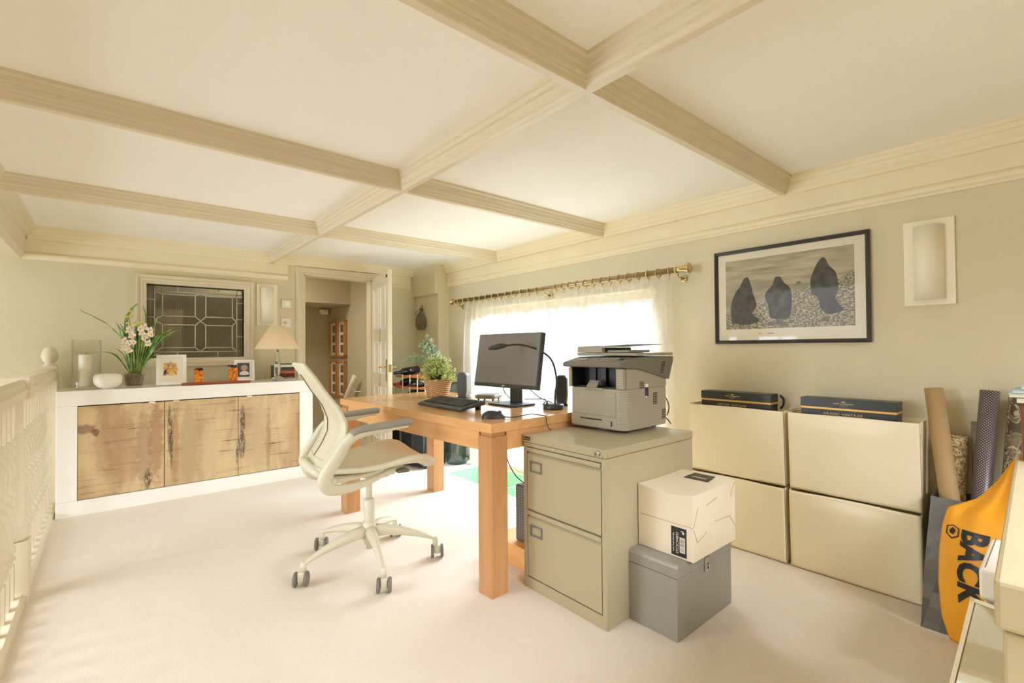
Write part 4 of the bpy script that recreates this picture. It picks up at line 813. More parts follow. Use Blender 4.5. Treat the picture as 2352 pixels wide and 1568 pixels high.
# lid with document feeder
b = MB(); b.box(.085, PD + .05, -.012, PW + .015, .357, .372); b.build('scanner_lid', M['prlight'], pr, bevel=.005)
b = MB(); ad = [(.085, .373), (.09, .40), (.12, .412), (.20, .413), (.20, .40), (.33, .412), (.332, .408), (.24, .385), (.22, .373)]
b.prism([(.19, .373), (.195, .398), (.22, .408), (PW + .01, .404), (PW + .012, .373)], lambda a, c_, h: (h, a, c_), .085, PD - .02)
b.prism([(.19, .402), (.19, .408), (-.0, .414), (-.0, .411)], lambda a, c_, h: (h, a, c_), .10, PD - .04)
b.build('document_feeder', M['prlight'], pr, bevel=.004)
b = MB(); b.box(.12, PD - .05, .06, .189, .373, .385); b.build('output_tray', M['prlight'], pr, bevel=.004)
b = MB(); b.box(.11, PD - .03, .1885, .1895, .375, .396); b.build('feeder_slot', M['dark'], pr)
b = MB()
for (x0, z0, c_, r_) in ((.12, .205, 3, 4), (.235, .12, 3, 7), (.315, .04, 3, 6)):
    for i in range(c_):
        for j in range(r_): b.box(x0 + i * .0125, x0 + .011 + i * .0125, -.0008, .0002, z0 + j * .0085, z0 + j * .0085 + .0045)
for j in range(7): b.box(.285 + j * .0035, .315 + j * .0035, -.0108, -.0098, .27 + j * .0085, .2745 + j * .0085)
b.build('vents', M['gap'], pr)
b = MB(); b.box(.165, .195, -.001, -.0002, .163, .205); st_ = b.build('sticker', plain('purple_sticker', hexc(76, 50, 90), .4), pr)
b = MB(); b.box(.167, .193, -.0013, -.001, .206, .222); b.box(.168, .18, -.0013, -.001, .157, .164); b.build('sticker_top', M['whitematte'], st_)
b = MB(); b.box(PD - .002, PD + .012, .01, PW - .01, .03, .20); b.build('rear_cover', M['prlight'], pr, bevel=.004)
b = MB(); b.tube(spline([(PD + .01, .03, .14), (PD + .03, .02, .135), (PD + .04, .01, .09), (PD + .02, .01, .05)], 5), .003, 6); b.tube(spline([(PD + .01, .03, .04), (PD + .035, .02, .03), (PD + .04, .0, .0055)], 5), .003, 6); b.build('power_cable', M['dark'], pr)
# grey lock box and toner carton
gb = thing('metal_box', 'grey metal deed box with hinged lid and latch, on the carpet beside the filing cabinet', 'box', (1.62, .965, 0), R(0))
BW, BD, BH = .43, .218, .285     # along x, along y
b = MB(); b.box(0, BW, 0, BD, 0, .232); b.build('body', M['greymetal'], gb, bevel=.002)
b = MB(); b.prism([(0, .234), (0, BH - .014), (.004, BH - .004), (.014, BH), (BW, BH), (BW, .234)], lambda a, c_, h: (a, h, c_), -.002, BD); b.build('lid', M['greymetal'], gb, bevel=.0015)
b = MB(); b.box(.20, .232, -.008, -.0005, .205, .262); lt = b.build('latch', M['metal'], gb, bevel=.003)
b = MB(); b.box(.208, .224, -.0095, -.008, .232, .235); b.box(.2135, .2185, -.0095, -.008, .212, .224); b.build('keyhole', M['gap'], lt)
tb = thing('cardboard_carton', 'white printer-toner carton on top of the grey metal box', 'carton', (1.685, .935, BH + .001), 0)
TW, TD, TH = .345, .244, .252
b = MB()
def ctop(u_, v):
    x, y = u_ * TW, v * TD; return (x, y, TH - .012 * math.sin(math.pi * v) * (1 - u_) ** 1.5 - .004 * math.sin(math.pi * u_) )
n_ = 10; g_ = [[b.bm.verts.new(Vector(ctop(i / n_, j / n_))) for j in range(n_ + 1)] for i in range(n_ + 1)]
for i in range(n_):
    for j in range(n_): b._f([g_[i][j], g_[i + 1][j], g_[i + 1][j + 1], g_[i][j + 1]])
bot = [b.bm.verts.new(Vector(q)) for q in ((0, 0, 0), (TW, 0, 0), (TW, TD, 0), (0, TD, 0))]
b._f(bot[::-1]); b._f([g_[i][0] for i in range(n_, -1, -1)] + [bot[0], bot[1]]); b._f([g_[i][n_] for i in range(n_ + 1)] + [bot[2], bot[3]]); b._f([g_[0][j] for j in range(n_ + 1)] + [bot[3], bot[0]]); b._f([g_[n_][j] for j in range(n_, -1, -1)] + [bot[1], bot[2]])
b.build('carton_body', M['carton'], tb, bevel=.0015)
b = MB()
def crease(p, q, w_=.0012): b.tube([p, q], w_, 5)
crease((0, .001, .13), (0, TD - .012, .13)); e_ = -.0006
for (p, q) in (((.0, .13), (.035, .20)), ((.0, .125), (.03, .07)), ((.03, .07), (.10, .092)), ((.17, .118), (.29, .112)), ((.29, .112), (.342, .06)), ((.342, .245), (.30, .19)), ((.10, .196), (.19, .21))): crease((p[0], e_, p[1]), (q[0], e_, q[1]))
b.build('flap_cuts', M['creamdark'], tb)
b = MB(); b.box(-.0010, -.0002, .028, .092, .008, .118); lb = b.build('label', M['black'], tb)
TM = WM[tb.name]
text('STCSCX4833', .0142, M['whitematte'], lb, TM @ frame3((-.0012, .066, .058), (0, 0, 1), (0, 1, 0)), sx=1.02, ext=.0002)
text('Laser Toner Cartridge', .0078, M['whitematte'], lb, TM @ frame3((-.0012, .083, .058), (0, 0, 1), (0, 1, 0)), ext=.0002)
b = MB(); b.box(-.0014, -.0011, .034, .056, .024, .082); bb_ = b.build('barcode', M['whitematte'], lb)
b = MB()
for k in range(18): b.box(-.0017, -.0014, .036, .054, .027 + k * .003, .027 + k * .003 + random.uniform(.0006, .0018))
b.build('bars', M['black'], bb_)
b = MB(); b.tube([(-.0013, .045 + math.cos(R(a)) * .007, .1 + math.sin(R(a)) * .007) for a in range(30, 250, 20)], .0009, 5); b.sphere((-.0012, .042, .1), .0035, (.2, 1, 1)); b.build('drop_emblem', M['whitematte'], lb)
b = MB(); b.hexa([(.235, .06, TH - .0035), (.325, .075, TH - .0025), (.325, .17, TH - .003), (.235, .17, TH - .004), (.235, .06, TH - .0015), (.325, .075, TH + .0005), (.325, .17, TH + .0), (.235, .17, TH - .0015)]); l2 = b.build('top_label', plain('grey_label', hexc(70, 66, 58), .4, var=.5, vs=30), tb)
text('STCSCX', .018, M['whitematte'], l2, TM @ frame3((.26, .115, TH + .0002), (0, -1, 0), (1, 0, 0)), ext=.0004)
# ================================================================ SHOE CABINETS WITH CHAMPAGNE CASES
def trones(label, yc, z0, top):
    s_ = thing('shoe_cabinet', label, 'cabinet', (XW - .09, yc, z0), 0, 'four cream wall-hung storage cabinets')
    W2, Hh = .257, .386; xb = .089; xf = -.093
    b = MB(); pr_ = [(xb, 0.002), (xb, Hh), (xf + .012, Hh), (xf + .012, Hh - .02), (xf + .022, Hh * .6), (xf + .04, .002)]
    b.box(xb - .006, xb, -W2, W2, .002, Hh); 
    for s2 in (-1, 1): b.prism([(xb, .002), (xb, Hh), (xf + .007, Hh), (xf + .023, .002)], lambda a, c_, h: (a, h, c_), s2 * W2 - (.004 if s2 > 0 else 0), s2 * W2 + (0 if s2 > 0 else .004))
    b.box(xf + .02, xb, -W2, W2, .002, .008)
    b.box(xf + .014, xb, -W2 + .004, W2 - .004, Hh - .036, Hh - .031)
    b.build('body', M['cream'], s_, bevel=.0015)
    b = MB()
    def ff(u_, v):
        y = (u_ * 2 - 1) * (W2 - .0025); z = .0045 + v * (Hh - .0075); x = xf + .016 * (1 - v) 
        ed = math.exp(-((v - .985) / .10) ** 2) * math.exp(-(abs(u_ - .5) / .26) ** 3.2) * .016
        return (x + ed, y, z)
    b.grid(ff, 40, 30); b.build('tilting_front', M['cream'], s_, solid=.004)
    return s_
for (lab, yc, z0, tp) in (('cream shoe cabinet, lower left of the four below the framed print', 1.207, 0, 0), ('cream shoe cabinet, upper left of the four, carrying a dark champagne case', 1.207, .388, 1), ('cream shoe cabinet, lower right of the four, beside the yellow bag', .675, 0, 0), ('cream shoe cabinet, upper right of the four, carrying a dark champagne case', .675, .388, 1)): trones(lab, yc, z0, tp)
CMt = {}
def champ(label, yc, rz=0):
    s_ = thing('champagne_case', label, 'gift box', (2.685, yc, .7445), rz, 'two dark champagne presentation cases'); Mx = WM[s_.name]
    hy = .19; b = MB(); b.box(-.045, .045, -hy, hy, 0, .052); b.build('case_base', M['champ2'], s_, bevel=.001)
    b = MB(); b.box(-.0435, .0435, -hy + .0015, hy - .0015, .052, .062); b.build('gold_band', M['gold'], s_)
    b = MB(); b.box(-.0465, .0465, -hy - .0015, hy + .0015, .062, .105); b.build('case_lid', M['champ'], s_, bevel=.0012)
    text('GRAND VINTAGE', .0145, M['goldtext'], s_, Mx @ frame3((-.0455, 0.015, .033), (0, -1, 0), (0, 0, 1)), sp=1.25, sx=1.15, ext=.0003)
    text('MOËT & CHANDON', .0085, M['goldtext'], s_, Mx @ frame3((-.047, 0.01, .083), (0, -1, 0), (0, 0, 1)), ext=.0003, sx=1.05)
    text('CHAMPAGNE', .0048, M['goldtext'], s_, Mx @ frame3((-.047, 0.01, .0755), (0, -1, 0), (0, 0, 1)), ext=.0003, sp=1.2)
    b = MB(); 
    for k in range(5): b.sphere((-.047, .01 + (k - 2) * .003, .0925 + (.0015 if k == 2 else 0)), .0017, (.3, 1, 1), 8, 6)
    b.box(-.0473, -.0465, .002, .018, .0895, .0905); b.sphere((-.047, .01, .0695), .0013, (.3, 1, 1), 8, 6); b.build('crown_emblem', M['goldtext'], s_); return s_
champ('dark green and gold champagne case on the left shoe cabinet', 1.212); champ('dark green and gold champagne case on the right shoe cabinet', .690)
b = MB(); b.tube(spline([(2.735, 1.012, .84), (2.75, 1.0, .82), (2.745, 1.0, .79), (2.735, 1.01, .77)], 4), .006, 8); o = b.build('black_strap', M['dark']); tag(o, 'short black strap hanging at the end of the left champagne case', 'strap')
# ================================================================ FRAMED PRINT
fp = thing('framed_print', 'wide black-framed black-and-white print on the right wall', 'picture', (XW, 1.0, 1.39)); FM = frame3((XW, 1.0, 1.39), (0, -1, 0), (0, 0, 1))
hw_, hh_ = .382, .271; WM[fp.name] = Matrix.Translation((XW, 1.0, 1.39))
b = MB()
rs = []
for (d, p) in ((0, 0), (0, .018), (.006, .024), (.012, .020), (.018, .014), (.02, .008), (.02, 0)): rs.append([b.bm.verts.new(FM @ Vector(q)) for q in ((-hw_ + d, -hh_ + d, p), (hw_ - d, -hh_ + d, p), (hw_ - d, hh_ - d, p), (-hw_ + d, hh_ - d, p))])
for a, c_ in zip(rs, rs[1:] + rs[:1]):
    for k in range(4): b._f([a[k], a[(k + 1) % 4], c_[(k + 1) % 4], c_[k]])
b.build('frame', plain('charcoal_frame', hexc(56, 56, 54), .32, var=.05), fp, world=True)
b = MB(); b.box(-hw_ + .018, hw_ - .018, -hh_ + .018, hh_ - .018, .002, .006, FM); b.build('mount', plain('print_paper', hexc(238, 230, 206), .6, var=.01), fp, world=True)
t = NT('shingle_print'); tc = t.n('ShaderNodeTexCoord'); sp = t.n('ShaderNodeSeparateXYZ', {0: tc.outputs['Object']}); Yc, Zc = sp.outputs[1], sp.outputs[2]
sky = t.ramp(t.noise(t.co(scale=(1, 1.2, 9)), 4, 3), [(.3, hexc(146, 138, 114)), (.55, hexc(186, 176, 146)), (.7, hexc(206, 196, 164))])
vr = t.n('ShaderNodeTexVoronoi', {'Vector': t.co(scale=(1, 1, 1.5)), 'Scale': 75, 'Randomness': 1.0}); ro = t.ramp(t.math('ADD', t.math('MULTIPLY', t.noise(t.co(scale=(1, 1, 1.7)), 130, 4, .8), .8), t.math('MULTIPLY', vr.outputs[0], .25)), [(.38, hexc(64, 60, 46)), (.5, hexc(128, 120, 94)), (.62, hexc(206, 196, 162))])
slope = t.math('ADD', t.math('ADD', Zc, t.math('MULTIPLY', Yc, .26)), t.math('MULTIPLY', t.math('SUBTRACT', t.noise(t.co(), 14, 4), .5), .06))
gnd = t.n('ShaderNodeMapRange', {'Value': slope, 'From Min': -.015, 'From Max': .0, 'To Min': 1, 'To Max': 0}).outputs[0]
hl = t.math('ADD', Zc, t.math('MULTIPLY', t.math('ABSOLUTE', t.math('ADD', Yc, -.14)), .3)); hz = t.math('ADD', hl, t.math('MULTIPLY', t.noise(t.co(), 9, 3), -.04))
hill = t.n('ShaderNodeMapRange', {'Value': hz, 'From Min': .064, 'From Max': .07, 'To Min': .6, 'To Max': 0}).outputs[0]
c = t.mix(hill, sky, hexc(158, 150, 124)); c = t.mix(gnd, c, ro); t.p(Base_Color=c, Roughness=.5)
b = MB(); px0, px1, pz0, pz1 = -.318, .318, -.188, .212; b.box(px0, px1, pz0, pz1, .006, .0066, FM); b.build('printed_picture', t.m, fp, world=True)
# plain dark upright boulders in the picture, flat on the paper
dm = plain('print_dark', hexc(92, 85, 64), .5, var=.72, vs=30); mm2 = plain('print_mid', hexc(122, 114, 92), .5, var=.3, vs=50)
def shape(pts, mat, z, nm):
    P_ = spline([(x, y, 0) for x, y in pts] + [(pts[0][0], pts[0][1], 0)], 3)[:-1]
    b = MB(); b.prism([(p.x, p.y) for p in P_], lambda a, c_, h: FM @ Vector((a, c_, h)), .0066, z); return b.build(nm, mat, fp, world=True)
shape([(-.285, -.15), (-.29, -.06), (-.265, .02), (-.235, .06), (-.215, .10), (-.19, .105), (-.175, .06), (-.16, .0), (-.145, -.06), (-.17, -.1), (-.13, -.14), (-.2, -.165)], dm, .0072, 'dark_rock')
shape([(-.075, -.13), (-.085, -.06), (-.1, .0), (-.06, .05), (-.045, .09), (-.02, .09), (.0, .055), (.03, .02), (.035, -.06), (.02, -.135), (-.03, -.14)], dm, .0072, 'dark_rock')
shape([(.13, -.02), (.125, .05), (.14, .10), (.165, .15), (.19, .165), (.21, .12), (.24, .08), (.25, .0), (.235, -.05), (.27, -.11), (.2, -.125), (.17, -.09), (.16, -.04)], dm, .0072, 'dark_rock')
for (x, y, r_) in ((-.07, -.16, .02), (-.03, -.155, .024), (.0, -.165, .02), (.19, -.15, .018), (.24, -.06, .012), (.07, .05, .012)): shape([(x - r_, y - r_ * .6), (x - r_ * .5, y + r_ * .4), (x + r_ * .3, y + r_ * .5), (x + r_, y - r_ * .5)], mm2, .0070, 'pale_rock')
b = MB()
for (x0, x1) in ((-.135, -.125), (-.09, -.055)): b.box(x0, x1, -.217, -.213, .006, .0064, FM)
b.build('caption_marks', M['wheel'], fp, world=True)
b = MB(); b.box(-hw_ + .019, hw_ - .019, -hh_ + .019, hh_ - .019, .0085, .0095, FM); b.build('glazing', M['picglass'], fp, world=True)
# ================================================================ CURTAINS
RXc, RZ = 2.70, 1.585
cr_ = thing('curtain_rod', 'aged brass curtain rod with trumpet finials above the sheer curtains', 'curtain rod', (RXc, 2.83, RZ))
b = MB(); b.tube([(RXc, 1.60, RZ), (RXc, 4.06, RZ)], .0175, 16); b.build('pole', M['rod'], cr_, world=True)
FP = [(.0155, 0), (.02, .003), (.02, .01), (.012, .014), (.012, .02), (.018, .024), (.014, .03), (.017, .045), (.024, .075), (.031, .092), (.033, .097), (.031, .101), (.02, .103), (.001, .104)]
for (y, s_) in ((1.60, 1), (4.06, -1)):
    b = MB(); b.lathe(FP if s_ > 0 else [(r_, z * .62) for r_, z in FP], 24, m=Matrix.Translation((RXc, y, RZ)) @ Matrix.Rotation(R(90 * s_), 4, 'X')); b.build('finial', M['brass'], cr_, world=True)
for y in (1.585, 2.78, 4.05):
    b = MB(); b.tube([(XW, y, RZ - .05), (RXc + .02, y, RZ - .045), (RXc, y, RZ - .02)], .006, 8); b.sphere((RXc, y, RZ - .022), .01, (1, 1, .6)); b.lathe([(.022, 0), (.022, .006), (.001, .006)], 16, m=Matrix.Translation((XW, y, RZ - .05)) @ Matrix.Rotation(R(-90), 4, 'Y'), cap=True); b.build('bracket', M['brass'], cr_, world=True)
def curtain(label, y0, y1, t0, t1, nf, ringy, seed):
    random.seed(seed); ph = [random.uniform(0, 6.28) for _ in range(6)]
    s_ = thing('curtain', label, 'curtain', (RXc + .02, (y0 + y1) / 2, 0), 0, 'sheer white curtains at the window'); 
    def fn(u_, v):
        z = .06 + v * (RZ - .034 - .06); k = v ** 6
        y = (y0 + (y1 - y0) * u_) * (1 - k) + (t0 + (t1 - t0) * u_) * k
        q = u_ * nf * 2 * math.pi
        x = RXc + .018 + math.sin(q + ph[0] + .6 * math.sin(q * .31 + ph[1])) * (.022 + .014 * math.sin(q * .17 + ph[2])) * (1 - .55 * v) + .012 * math.sin(q * .4 + v * 2 + ph[3]) * (1 - v)
        y += .012 * math.sin(q * .5 + ph[4]) * (1 - v * .6)
        sag = -.012 * (1 - abs(math.sin(u_ * (len(ringy) - 1) * math.pi)) ** .6 * 0) + (-.01 * abs(math.sin(u_ * (len(ringy) - 1) * math.pi / 1))) if v > .99 else 0
        return (x, y, z + sag)
    b = MB(); b.grid(fn, int(nf * 14), 16); b.build('sheer_panel', M['sheer'], s_, world=True)
    r0 = None
    for y in ringy:
        if r0 is None:
            b = MB(); b.tube([(math.cos(a * .3927) * .026, 0, math.sin(a * .3927) * .026) for a in range(16)], .0042, 6, closed=True); b.tube([(0, 0, -.026), (.006, 0, -.036), (.012, 0, -.042)], .0022, 5)
            r0 = b.build('curtain_ring', M['brass'], s_); 
            c = r0
        else: c = r0.copy(); col_.objects.link(c); c.parent = s_
        c.location = (RXc - (RXc + .02), y - (y0 + y1) / 2, RZ - .006); c.rotation_euler = (0, 0, random.uniform(-.35, .35))
    return s_
def lerp(a, c_, n): return [a + (c_ - a) * k / (n - 1) for k in range(n)]
curtain('sheer white curtain panel, far half behind the monitor', 2.735, 3.97, 2.80, 3.93, 11, lerp(2.86, 4.0, 13), 4)
curtain('sheer white curtain panel, near half behind the printer', 1.62, 2.72, 1.64, 2.66, 12, lerp(1.64, 2.64, 14), 9)
# ================================================================ FAR RIGHT CORNER
# hanging leather pouch on the alcove wall
hp_ = thing('leather_pouch', 'grey leather drawstring pouch hanging on the alcove wall', 'pouch', (2.66, 4.65, 1.44))
b = MB(); 
def pf(u_, v):
    z = -.125 + .2 * v; r_ = .085 * math.sin(math.pi * min(1, .12 + v * .86)) ** .62 * (1 - .28 * v); a = u_ * 2 * math.pi; return (-.034 + math.cos(a) * r_ * .33, math.sin(a) * r_ * 1.35, z)
b.grid(pf, 28, 16); b.sphere((-.026, 0, .10), .02, (1, 1.1, 1.1), 10, 8); b.build('pouch_body', plain('worn_leather', hexc(128, 118, 98), .45, var=.3, vs=18, bump=.3, bs=30), hp_)
b = MB(); b.tube(spline([(-.045, -.03, .09), (-.056, -.02, .05), (-.058, .03, .02), (-.055, .05, -.02)], 5), .004, 6); b.tube(spline([(-.045, .03, .09), (-.056, .05, .07), (-.055, .055, .03)], 5), .0035, 6); b.tube(spline([(-.02, 0, .12), (-.01, .004, .14), (-.004, 0, .15)], 4), .004, 6)
b.tube(spline([(-.05, .06, -.03), (-.054, .03, -.085), (-.054, -.02, -.095), (-.05, -.06, -.05)], 5), .003, 6); b.build('cord', plain('dark_cord', hexc(84, 74, 58), .7), hp_)
# wine cooler with the rack standing on it
CA = R(13); wc = thing('wine_cooler', 'black glass-fronted wine cooler on the floor behind the desk', 'wine cooler', (2.22, 3.845, 0), CA)
b = MB(); b.box(.0, .26, .0, .455, .01, .50); b.build('cabinet', M['dark'], wc, bevel=.004)
b = MB(); b.box(-.03, -.001, .003, .452, .02, .495); b.build('glass_door', M['blackgloss'], wc, bevel=.003)
b = MB(); b.box(-.042, -.031, .30, .312, .06, .48); b.build('handle', M['metal'], wc)
b = MB(); [b.box(x, x + .02, y, y + .02, 0, .01) for x in (.03, .21) for y in (.03, .4)]; b.build('feet', M['dark'], wc)
rk = thing('wine_rack', 'wood and metal wine rack full of bottles on top of the black cooler', 'wine rack', (2.235, 3.86, .5005), CA)
NX, NZ, PX_, PZ_ = 4, 4, .104, .106
for r_ in range(NZ):
    b = MB(); z = .012 + r_ * PZ_
    for c_ in range(NX + 1): b.box(.0, .225, c_ * PX_ - .0, c_ * PX_ + .018, z + .0004, z + .0196)
    for x in (.0006, .2046):
        b.box(x, x + .02, .001, NX * PX_ + .017, z, z + .02)
    b.build('shelf_bars', M['rackwood'], rk)
b = MB()
for c_ in range(NX + 1):
    for x in (-.004, .2256): b.box(x, x + .004, c_ * PX_ + .003, c_ * PX_ + .015, 0, .012 + (NZ - 1) * PZ_ + .03)
b.build('metal_uprights', plain('pale_metal_strip', hexc(226, 214, 186), .4, .3), rk)
def bottle_mesh(cap):
    b = MB(); b.lathe([(.001, 0), (.036, 0), (.038, .006), (.038, .17), (.034, .19), (.02, .215), (.0145, .235), (.0145, .262)], 18, cap=False); g = b.build('glass', M['blackgloss'])
    b = MB(); b.lathe([(.0145, .225), (.0155, .228), (.0155, .298), (.001, .299)], 14, cap=False); k = b.build('capsule', cap)
    return g, k
def bottle(label, capm, m):
    o = bpy.data.objects.new('wine_bottle', None); col_.objects.link(o); o.matrix_world = m; WM[o.name] = m; tag(o, label, 'bottle', 'wine bottles in the rack')
    for k in (bottle_mesh(capm)): k.parent = o
    return o
RW = WM[rk.name]; caps = [M['champ2'], plain('red_foil', hexc(170, 30, 34), .35), plain('gold_capsule', hexc(190, 150, 70), .35, .4)]
nm_row = ['lowest', 'second', 'third', 'top']; nm_col = ['nearest', 'second', 'third', 'farthest']
cap0 = {}
for r_ in range(NZ):
    for c_ in range(NX):
        if r_ == 3 and c_ != 3: continue
        if (r_, c_) in ((2, 0), (1, 3), (2, 2)): continue
        ci = 1 if (r_, c_) == (2, 3) else (2 if (r_, c_) in ((0, 3), (1, 0)) else 0)
        zb = .012 + r_ * PZ_ + .02 + .041
        m = RW @ Matrix.Translation((.238, (c_ + .5) * PX_ + .009, zb + .006)) @ Matrix.Rotation(R(-90 - 5), 4, 'Y')
        lab = ('dark-capped wine bottle lying alone on top of the wine rack' if r_ == 3 else '%s wine bottle in the %s row of the rack, %s from the window' % (('dark-capped', 'red-capped', 'gold-capped')[ci], nm_row[r_], nm_col[c_]))
        if ci not in cap0: cap0[ci] = bottle(lab, caps[ci], m)
        else:
            o = dup(cap0[ci], (0, 0, 0), 0, lab); o.matrix_world = m; WM[o.name] = m
# carboy
cy_ = thing('glass_carboy', 'tall blue-grey glass bottle standing on the floor behind the desk', 'bottle', (2.36, 3.60, .0125))
cy_.location = (2.582, 3.868, 0.001); WM[cy_.name] = Matrix.Translation(cy_.location)
b = MB(); b.lathe([(.001, 0), (.10, 0), (.11, .02), (.114, .1), (.113, .40), (.11, .55), (.102, .68), (.085, .74), (.05, .775), (.02, .785), (.001, .787)], 40); b.build('bottle_glass', M['carboy'], cy_)
# eucalyptus
eu = thing('eucalyptus', 'silver-green eucalyptus stems in a dark pot on top of the wine rack', 'plant', (2.44, 4.09, .96))
eu.location = (2.42, 4.03, .8505); WM[eu.name] = Matrix.Translation(eu.location)
b = MB(); b.lathe([(.001, 0), (.04, 0), (.048, .07), (.044, .07), (.038, .01), (.001, .01)], 20, cap=False); b.lathe([(.001, .06), (.044, .06)], 20, cap=False); b.build('pot', M['dark2'], eu)
b = MB(); b2 = MB(); random.seed(12)
S_ = [(-.20, .07, .07), (-.26, .0, .04), (-.17, .14, .1), (-.1, .1, .2), (-.02, .0, .28), (.03, .0, .24), (.06, .02, .17), (-.05, -.02, .22), (.1, -.0, .12), (.09, .0, .05), (.0, -.05, .16), (.13, -.04, .08)]
rtv = Vector((.762, -.647, 0)); fwv = Vector((.6475, .762, 0))
for (a, dep, z) in S_:
    tip = rtv * (a * .9 - .05) + fwv * dep * .4 + Vector((0, 0, .10 + z * 1.0)); p = spline([(0, 0, .05), tip * .5 + Vector((0, 0, .05)), tip], 9)
    b2.tube(p, .0018, 5)
    for i, q in enumerate(p[3:]):
        for j in range(3):
            d = Vector((random.uniform(-1, 1), random.uniform(-1, 1), random.uniform(-.4, .9))); leaf(b, q, d, (random.uniform(-1, 1), random.uniform(-1, 1), random.uniform(-1, 1)), random.uniform(.026, .036), random.uniform(.012, .016))
b.build('foliage', M['euc'], eu); b2.build('stems', plain('euc_stem', hexc(110, 110, 80), .7), eu)
# plastic-wrapped bundle and white bag on the far rim of the tray
def sack(name, mat, c0, sx, sy, sz, seed, label, cat):
    random.seed(seed); ph = [random.uniform(0, 6.28) for _ in range(8)]
    b = MB()
    def fn(u_, v):
        a = u_ * 2 * math.pi; p_ = v * math.pi / 2
        w_ = 1 + .10 * math.sin(3 * a + ph[0] + v * 3) + .06 * math.sin(7 * a + ph[1] + v * 5) + .04 * math.sin(11 * a + ph[2] - v * 7)
        return (c0[0] + math.cos(a) * math.cos(p_) ** .5 * sx * w_, c0[1] + math.sin(a) * math.cos(p_) ** .5 * sy * w_, c0[2] + math.sin(p_) * sz * (1 + .07 * math.sin(5 * a + ph[3])))
    b.grid(fn, 48, 14); bmesh.ops.remove_doubles(b.bm, verts=b.bm.verts, dist=1e-5); o = b.build(name, mat); return tag(o, label, cat)
M['film'] = plain('grey_plastic_film', hexc(128, 136, 132), .16, var=.35, vs=7, bump=.5, bs=9)
sack('plastic_bag', plain('white_plastic_film', hexc(232, 226, 214), .3, var=.1, bump=.4, bs=9), (2.65, 3.685, .0125), .045, .045, .24, 5, 'white plastic bag standing on the pale rim of the green glass tray', 'bag')
sack('plastic_bag', plain('clear_plastic_film', hexc(216, 226, 214), .15, var=.15, bump=.5, bs=9), (2.52, 2.62, -.184), .17, .2, .36, 8, 'crumpled pale greenish plastic bag lying in the glass tray behind the desk leg', 'bag')
# computer tower on a pine plinth
pt = thing('wooden_plinth', 'low pine box under the computer tower behind the filing cabinet', 'box', (1.775, 1.87, 0), 0)
b = MB(); b.box(-.20, .22, -.16, .16, 0, .105); b.build('box', M['pine'], pt, bevel=.002)
pcx = thing('computer_tower', 'black computer tower with perforated mesh front, half behind the filing cabinet', 'computer', (1.625, 1.795, .106), 0)
b = MB(); b.box(.0, .34, -.09, .09, 0, .29); b.build('case', M['dark2'], pcx, bevel=.003)
t = NT('perforated_mesh'); ck_ = t.n('ShaderNodeTexVoronoi', {'Vector': t.co(scale=(1, 1, 1)), 'Scale': 75, 'Randomness': 0.0}).outputs[0]; t.p(Base_Color=t.ramp(ck_, [(.38, hexc(26, 24, 22)), (.46, hexc(110, 106, 96))]), Roughness=.4)
b = MB(); b.box(-.004, -.0005, -.09, .09, .005, .286); b.build('mesh_front', t.m, pcx)
b = MB(); b.tube(spline([(1.66, 1.86, .397), (1.62, 1.885, .44), (1.58, 1.90, .52), (1.57, 1.90, .60), (1.58, 1.89, .66), (1.60, 1.88, .7255)], 6), .0025, 6); b.build('cable', M['dark'], pcx, world=True)
# ================================================================ NEAR RIGHT CORNER: ROLLS, BAGS, TRUNK
def roll(name, label, p0, p1, r_, mat, open_=True):
    p0, p1 = Vector(p0), Vector(p1); d = (p1 - p0).normalized(); x = d.orthogonal().normalized(); m = frame3(p0, x, d.cross(x)); L = (p1 - p0).length
    o = thing(name, label, 'paper roll', p0); WM[o.name] = Matrix.Translation(p0)
    b = MB(); b.lathe([(r_, 0), (r_, L), (r_ * .86, L), (r_ * .86, L * .9)], 32, m=m, cap=False); b.lathe([(.001, 0), (r_, 0)], 32, m=m, cap=False); b.build('rolled_sheet', mat, o, world=True)
    b = MB(); sp_ = [(m @ Vector((math.cos(q * .35) * r_ * (.86 - .012 * q), math.sin(q * .35) * r_ * (.86 - .012 * q), L - .001))) for q in range(36)]; b.tube(sp_, .0012, 4); b.build('spiral_edge', mat, o, world=True); return o
roll('wrapping_paper_roll', 'thick brown kraft paper roll leaning left out of the bag', (2.53, .275, .02), (2.715, .388, .915), .032, M['kraft'])
t = NT('dotted_navy_paper'); sp = t.n('ShaderNodeSeparateXYZ', {0: t.n('ShaderNodeTexCoord').outputs['Object']}); zz = sp.outputs[2]
ang = t.math('ARCTAN2', t.math('SUBTRACT', sp.outputs[1], t.math('MULTIPLY', zz, -.0637)), t.math('SUBTRACT', sp.outputs[0], t.math('MULTIPLY', zz, .1285)))
cv2 = t.n('ShaderNodeCombineXYZ', {0: t.math('MULTIPLY', ang, .030), 1: zz, 2: 0.0}).outputs[0]
vo = t.n('ShaderNodeTexVoronoi', {'Vector': t.n('ShaderNodeMapping', {'Vector': cv2, 'Rotation': (0, 0, R(45))}).outputs[0], 'Scale': 135, 'Randomness': 0.0}, voronoi_dimensions='2D').outputs[0]
t.p(Base_Color=t.ramp(vo, [(.2, hexc(186, 168, 148)), (.34, hexc(66, 60, 68))]), Roughness=.35); 
roll('wrapping_paper_roll', 'navy paper roll with fine metallic dots', (2.62, .275, .02), (2.735, .218, .915), .030, t.m)
t = NT('floral_cellophane'); n = t.noise(t.co(scale=(1, 1, .6)), 13, 2, .5, 2.5); t.p(Base_Color=t.ramp(n, [(.46, hexc(88, 76, 64)), (.5, hexc(196, 178, 140)), (.53, hexc(110, 96, 80)), (.7, hexc(140, 124, 106))]), Roughness=.14)
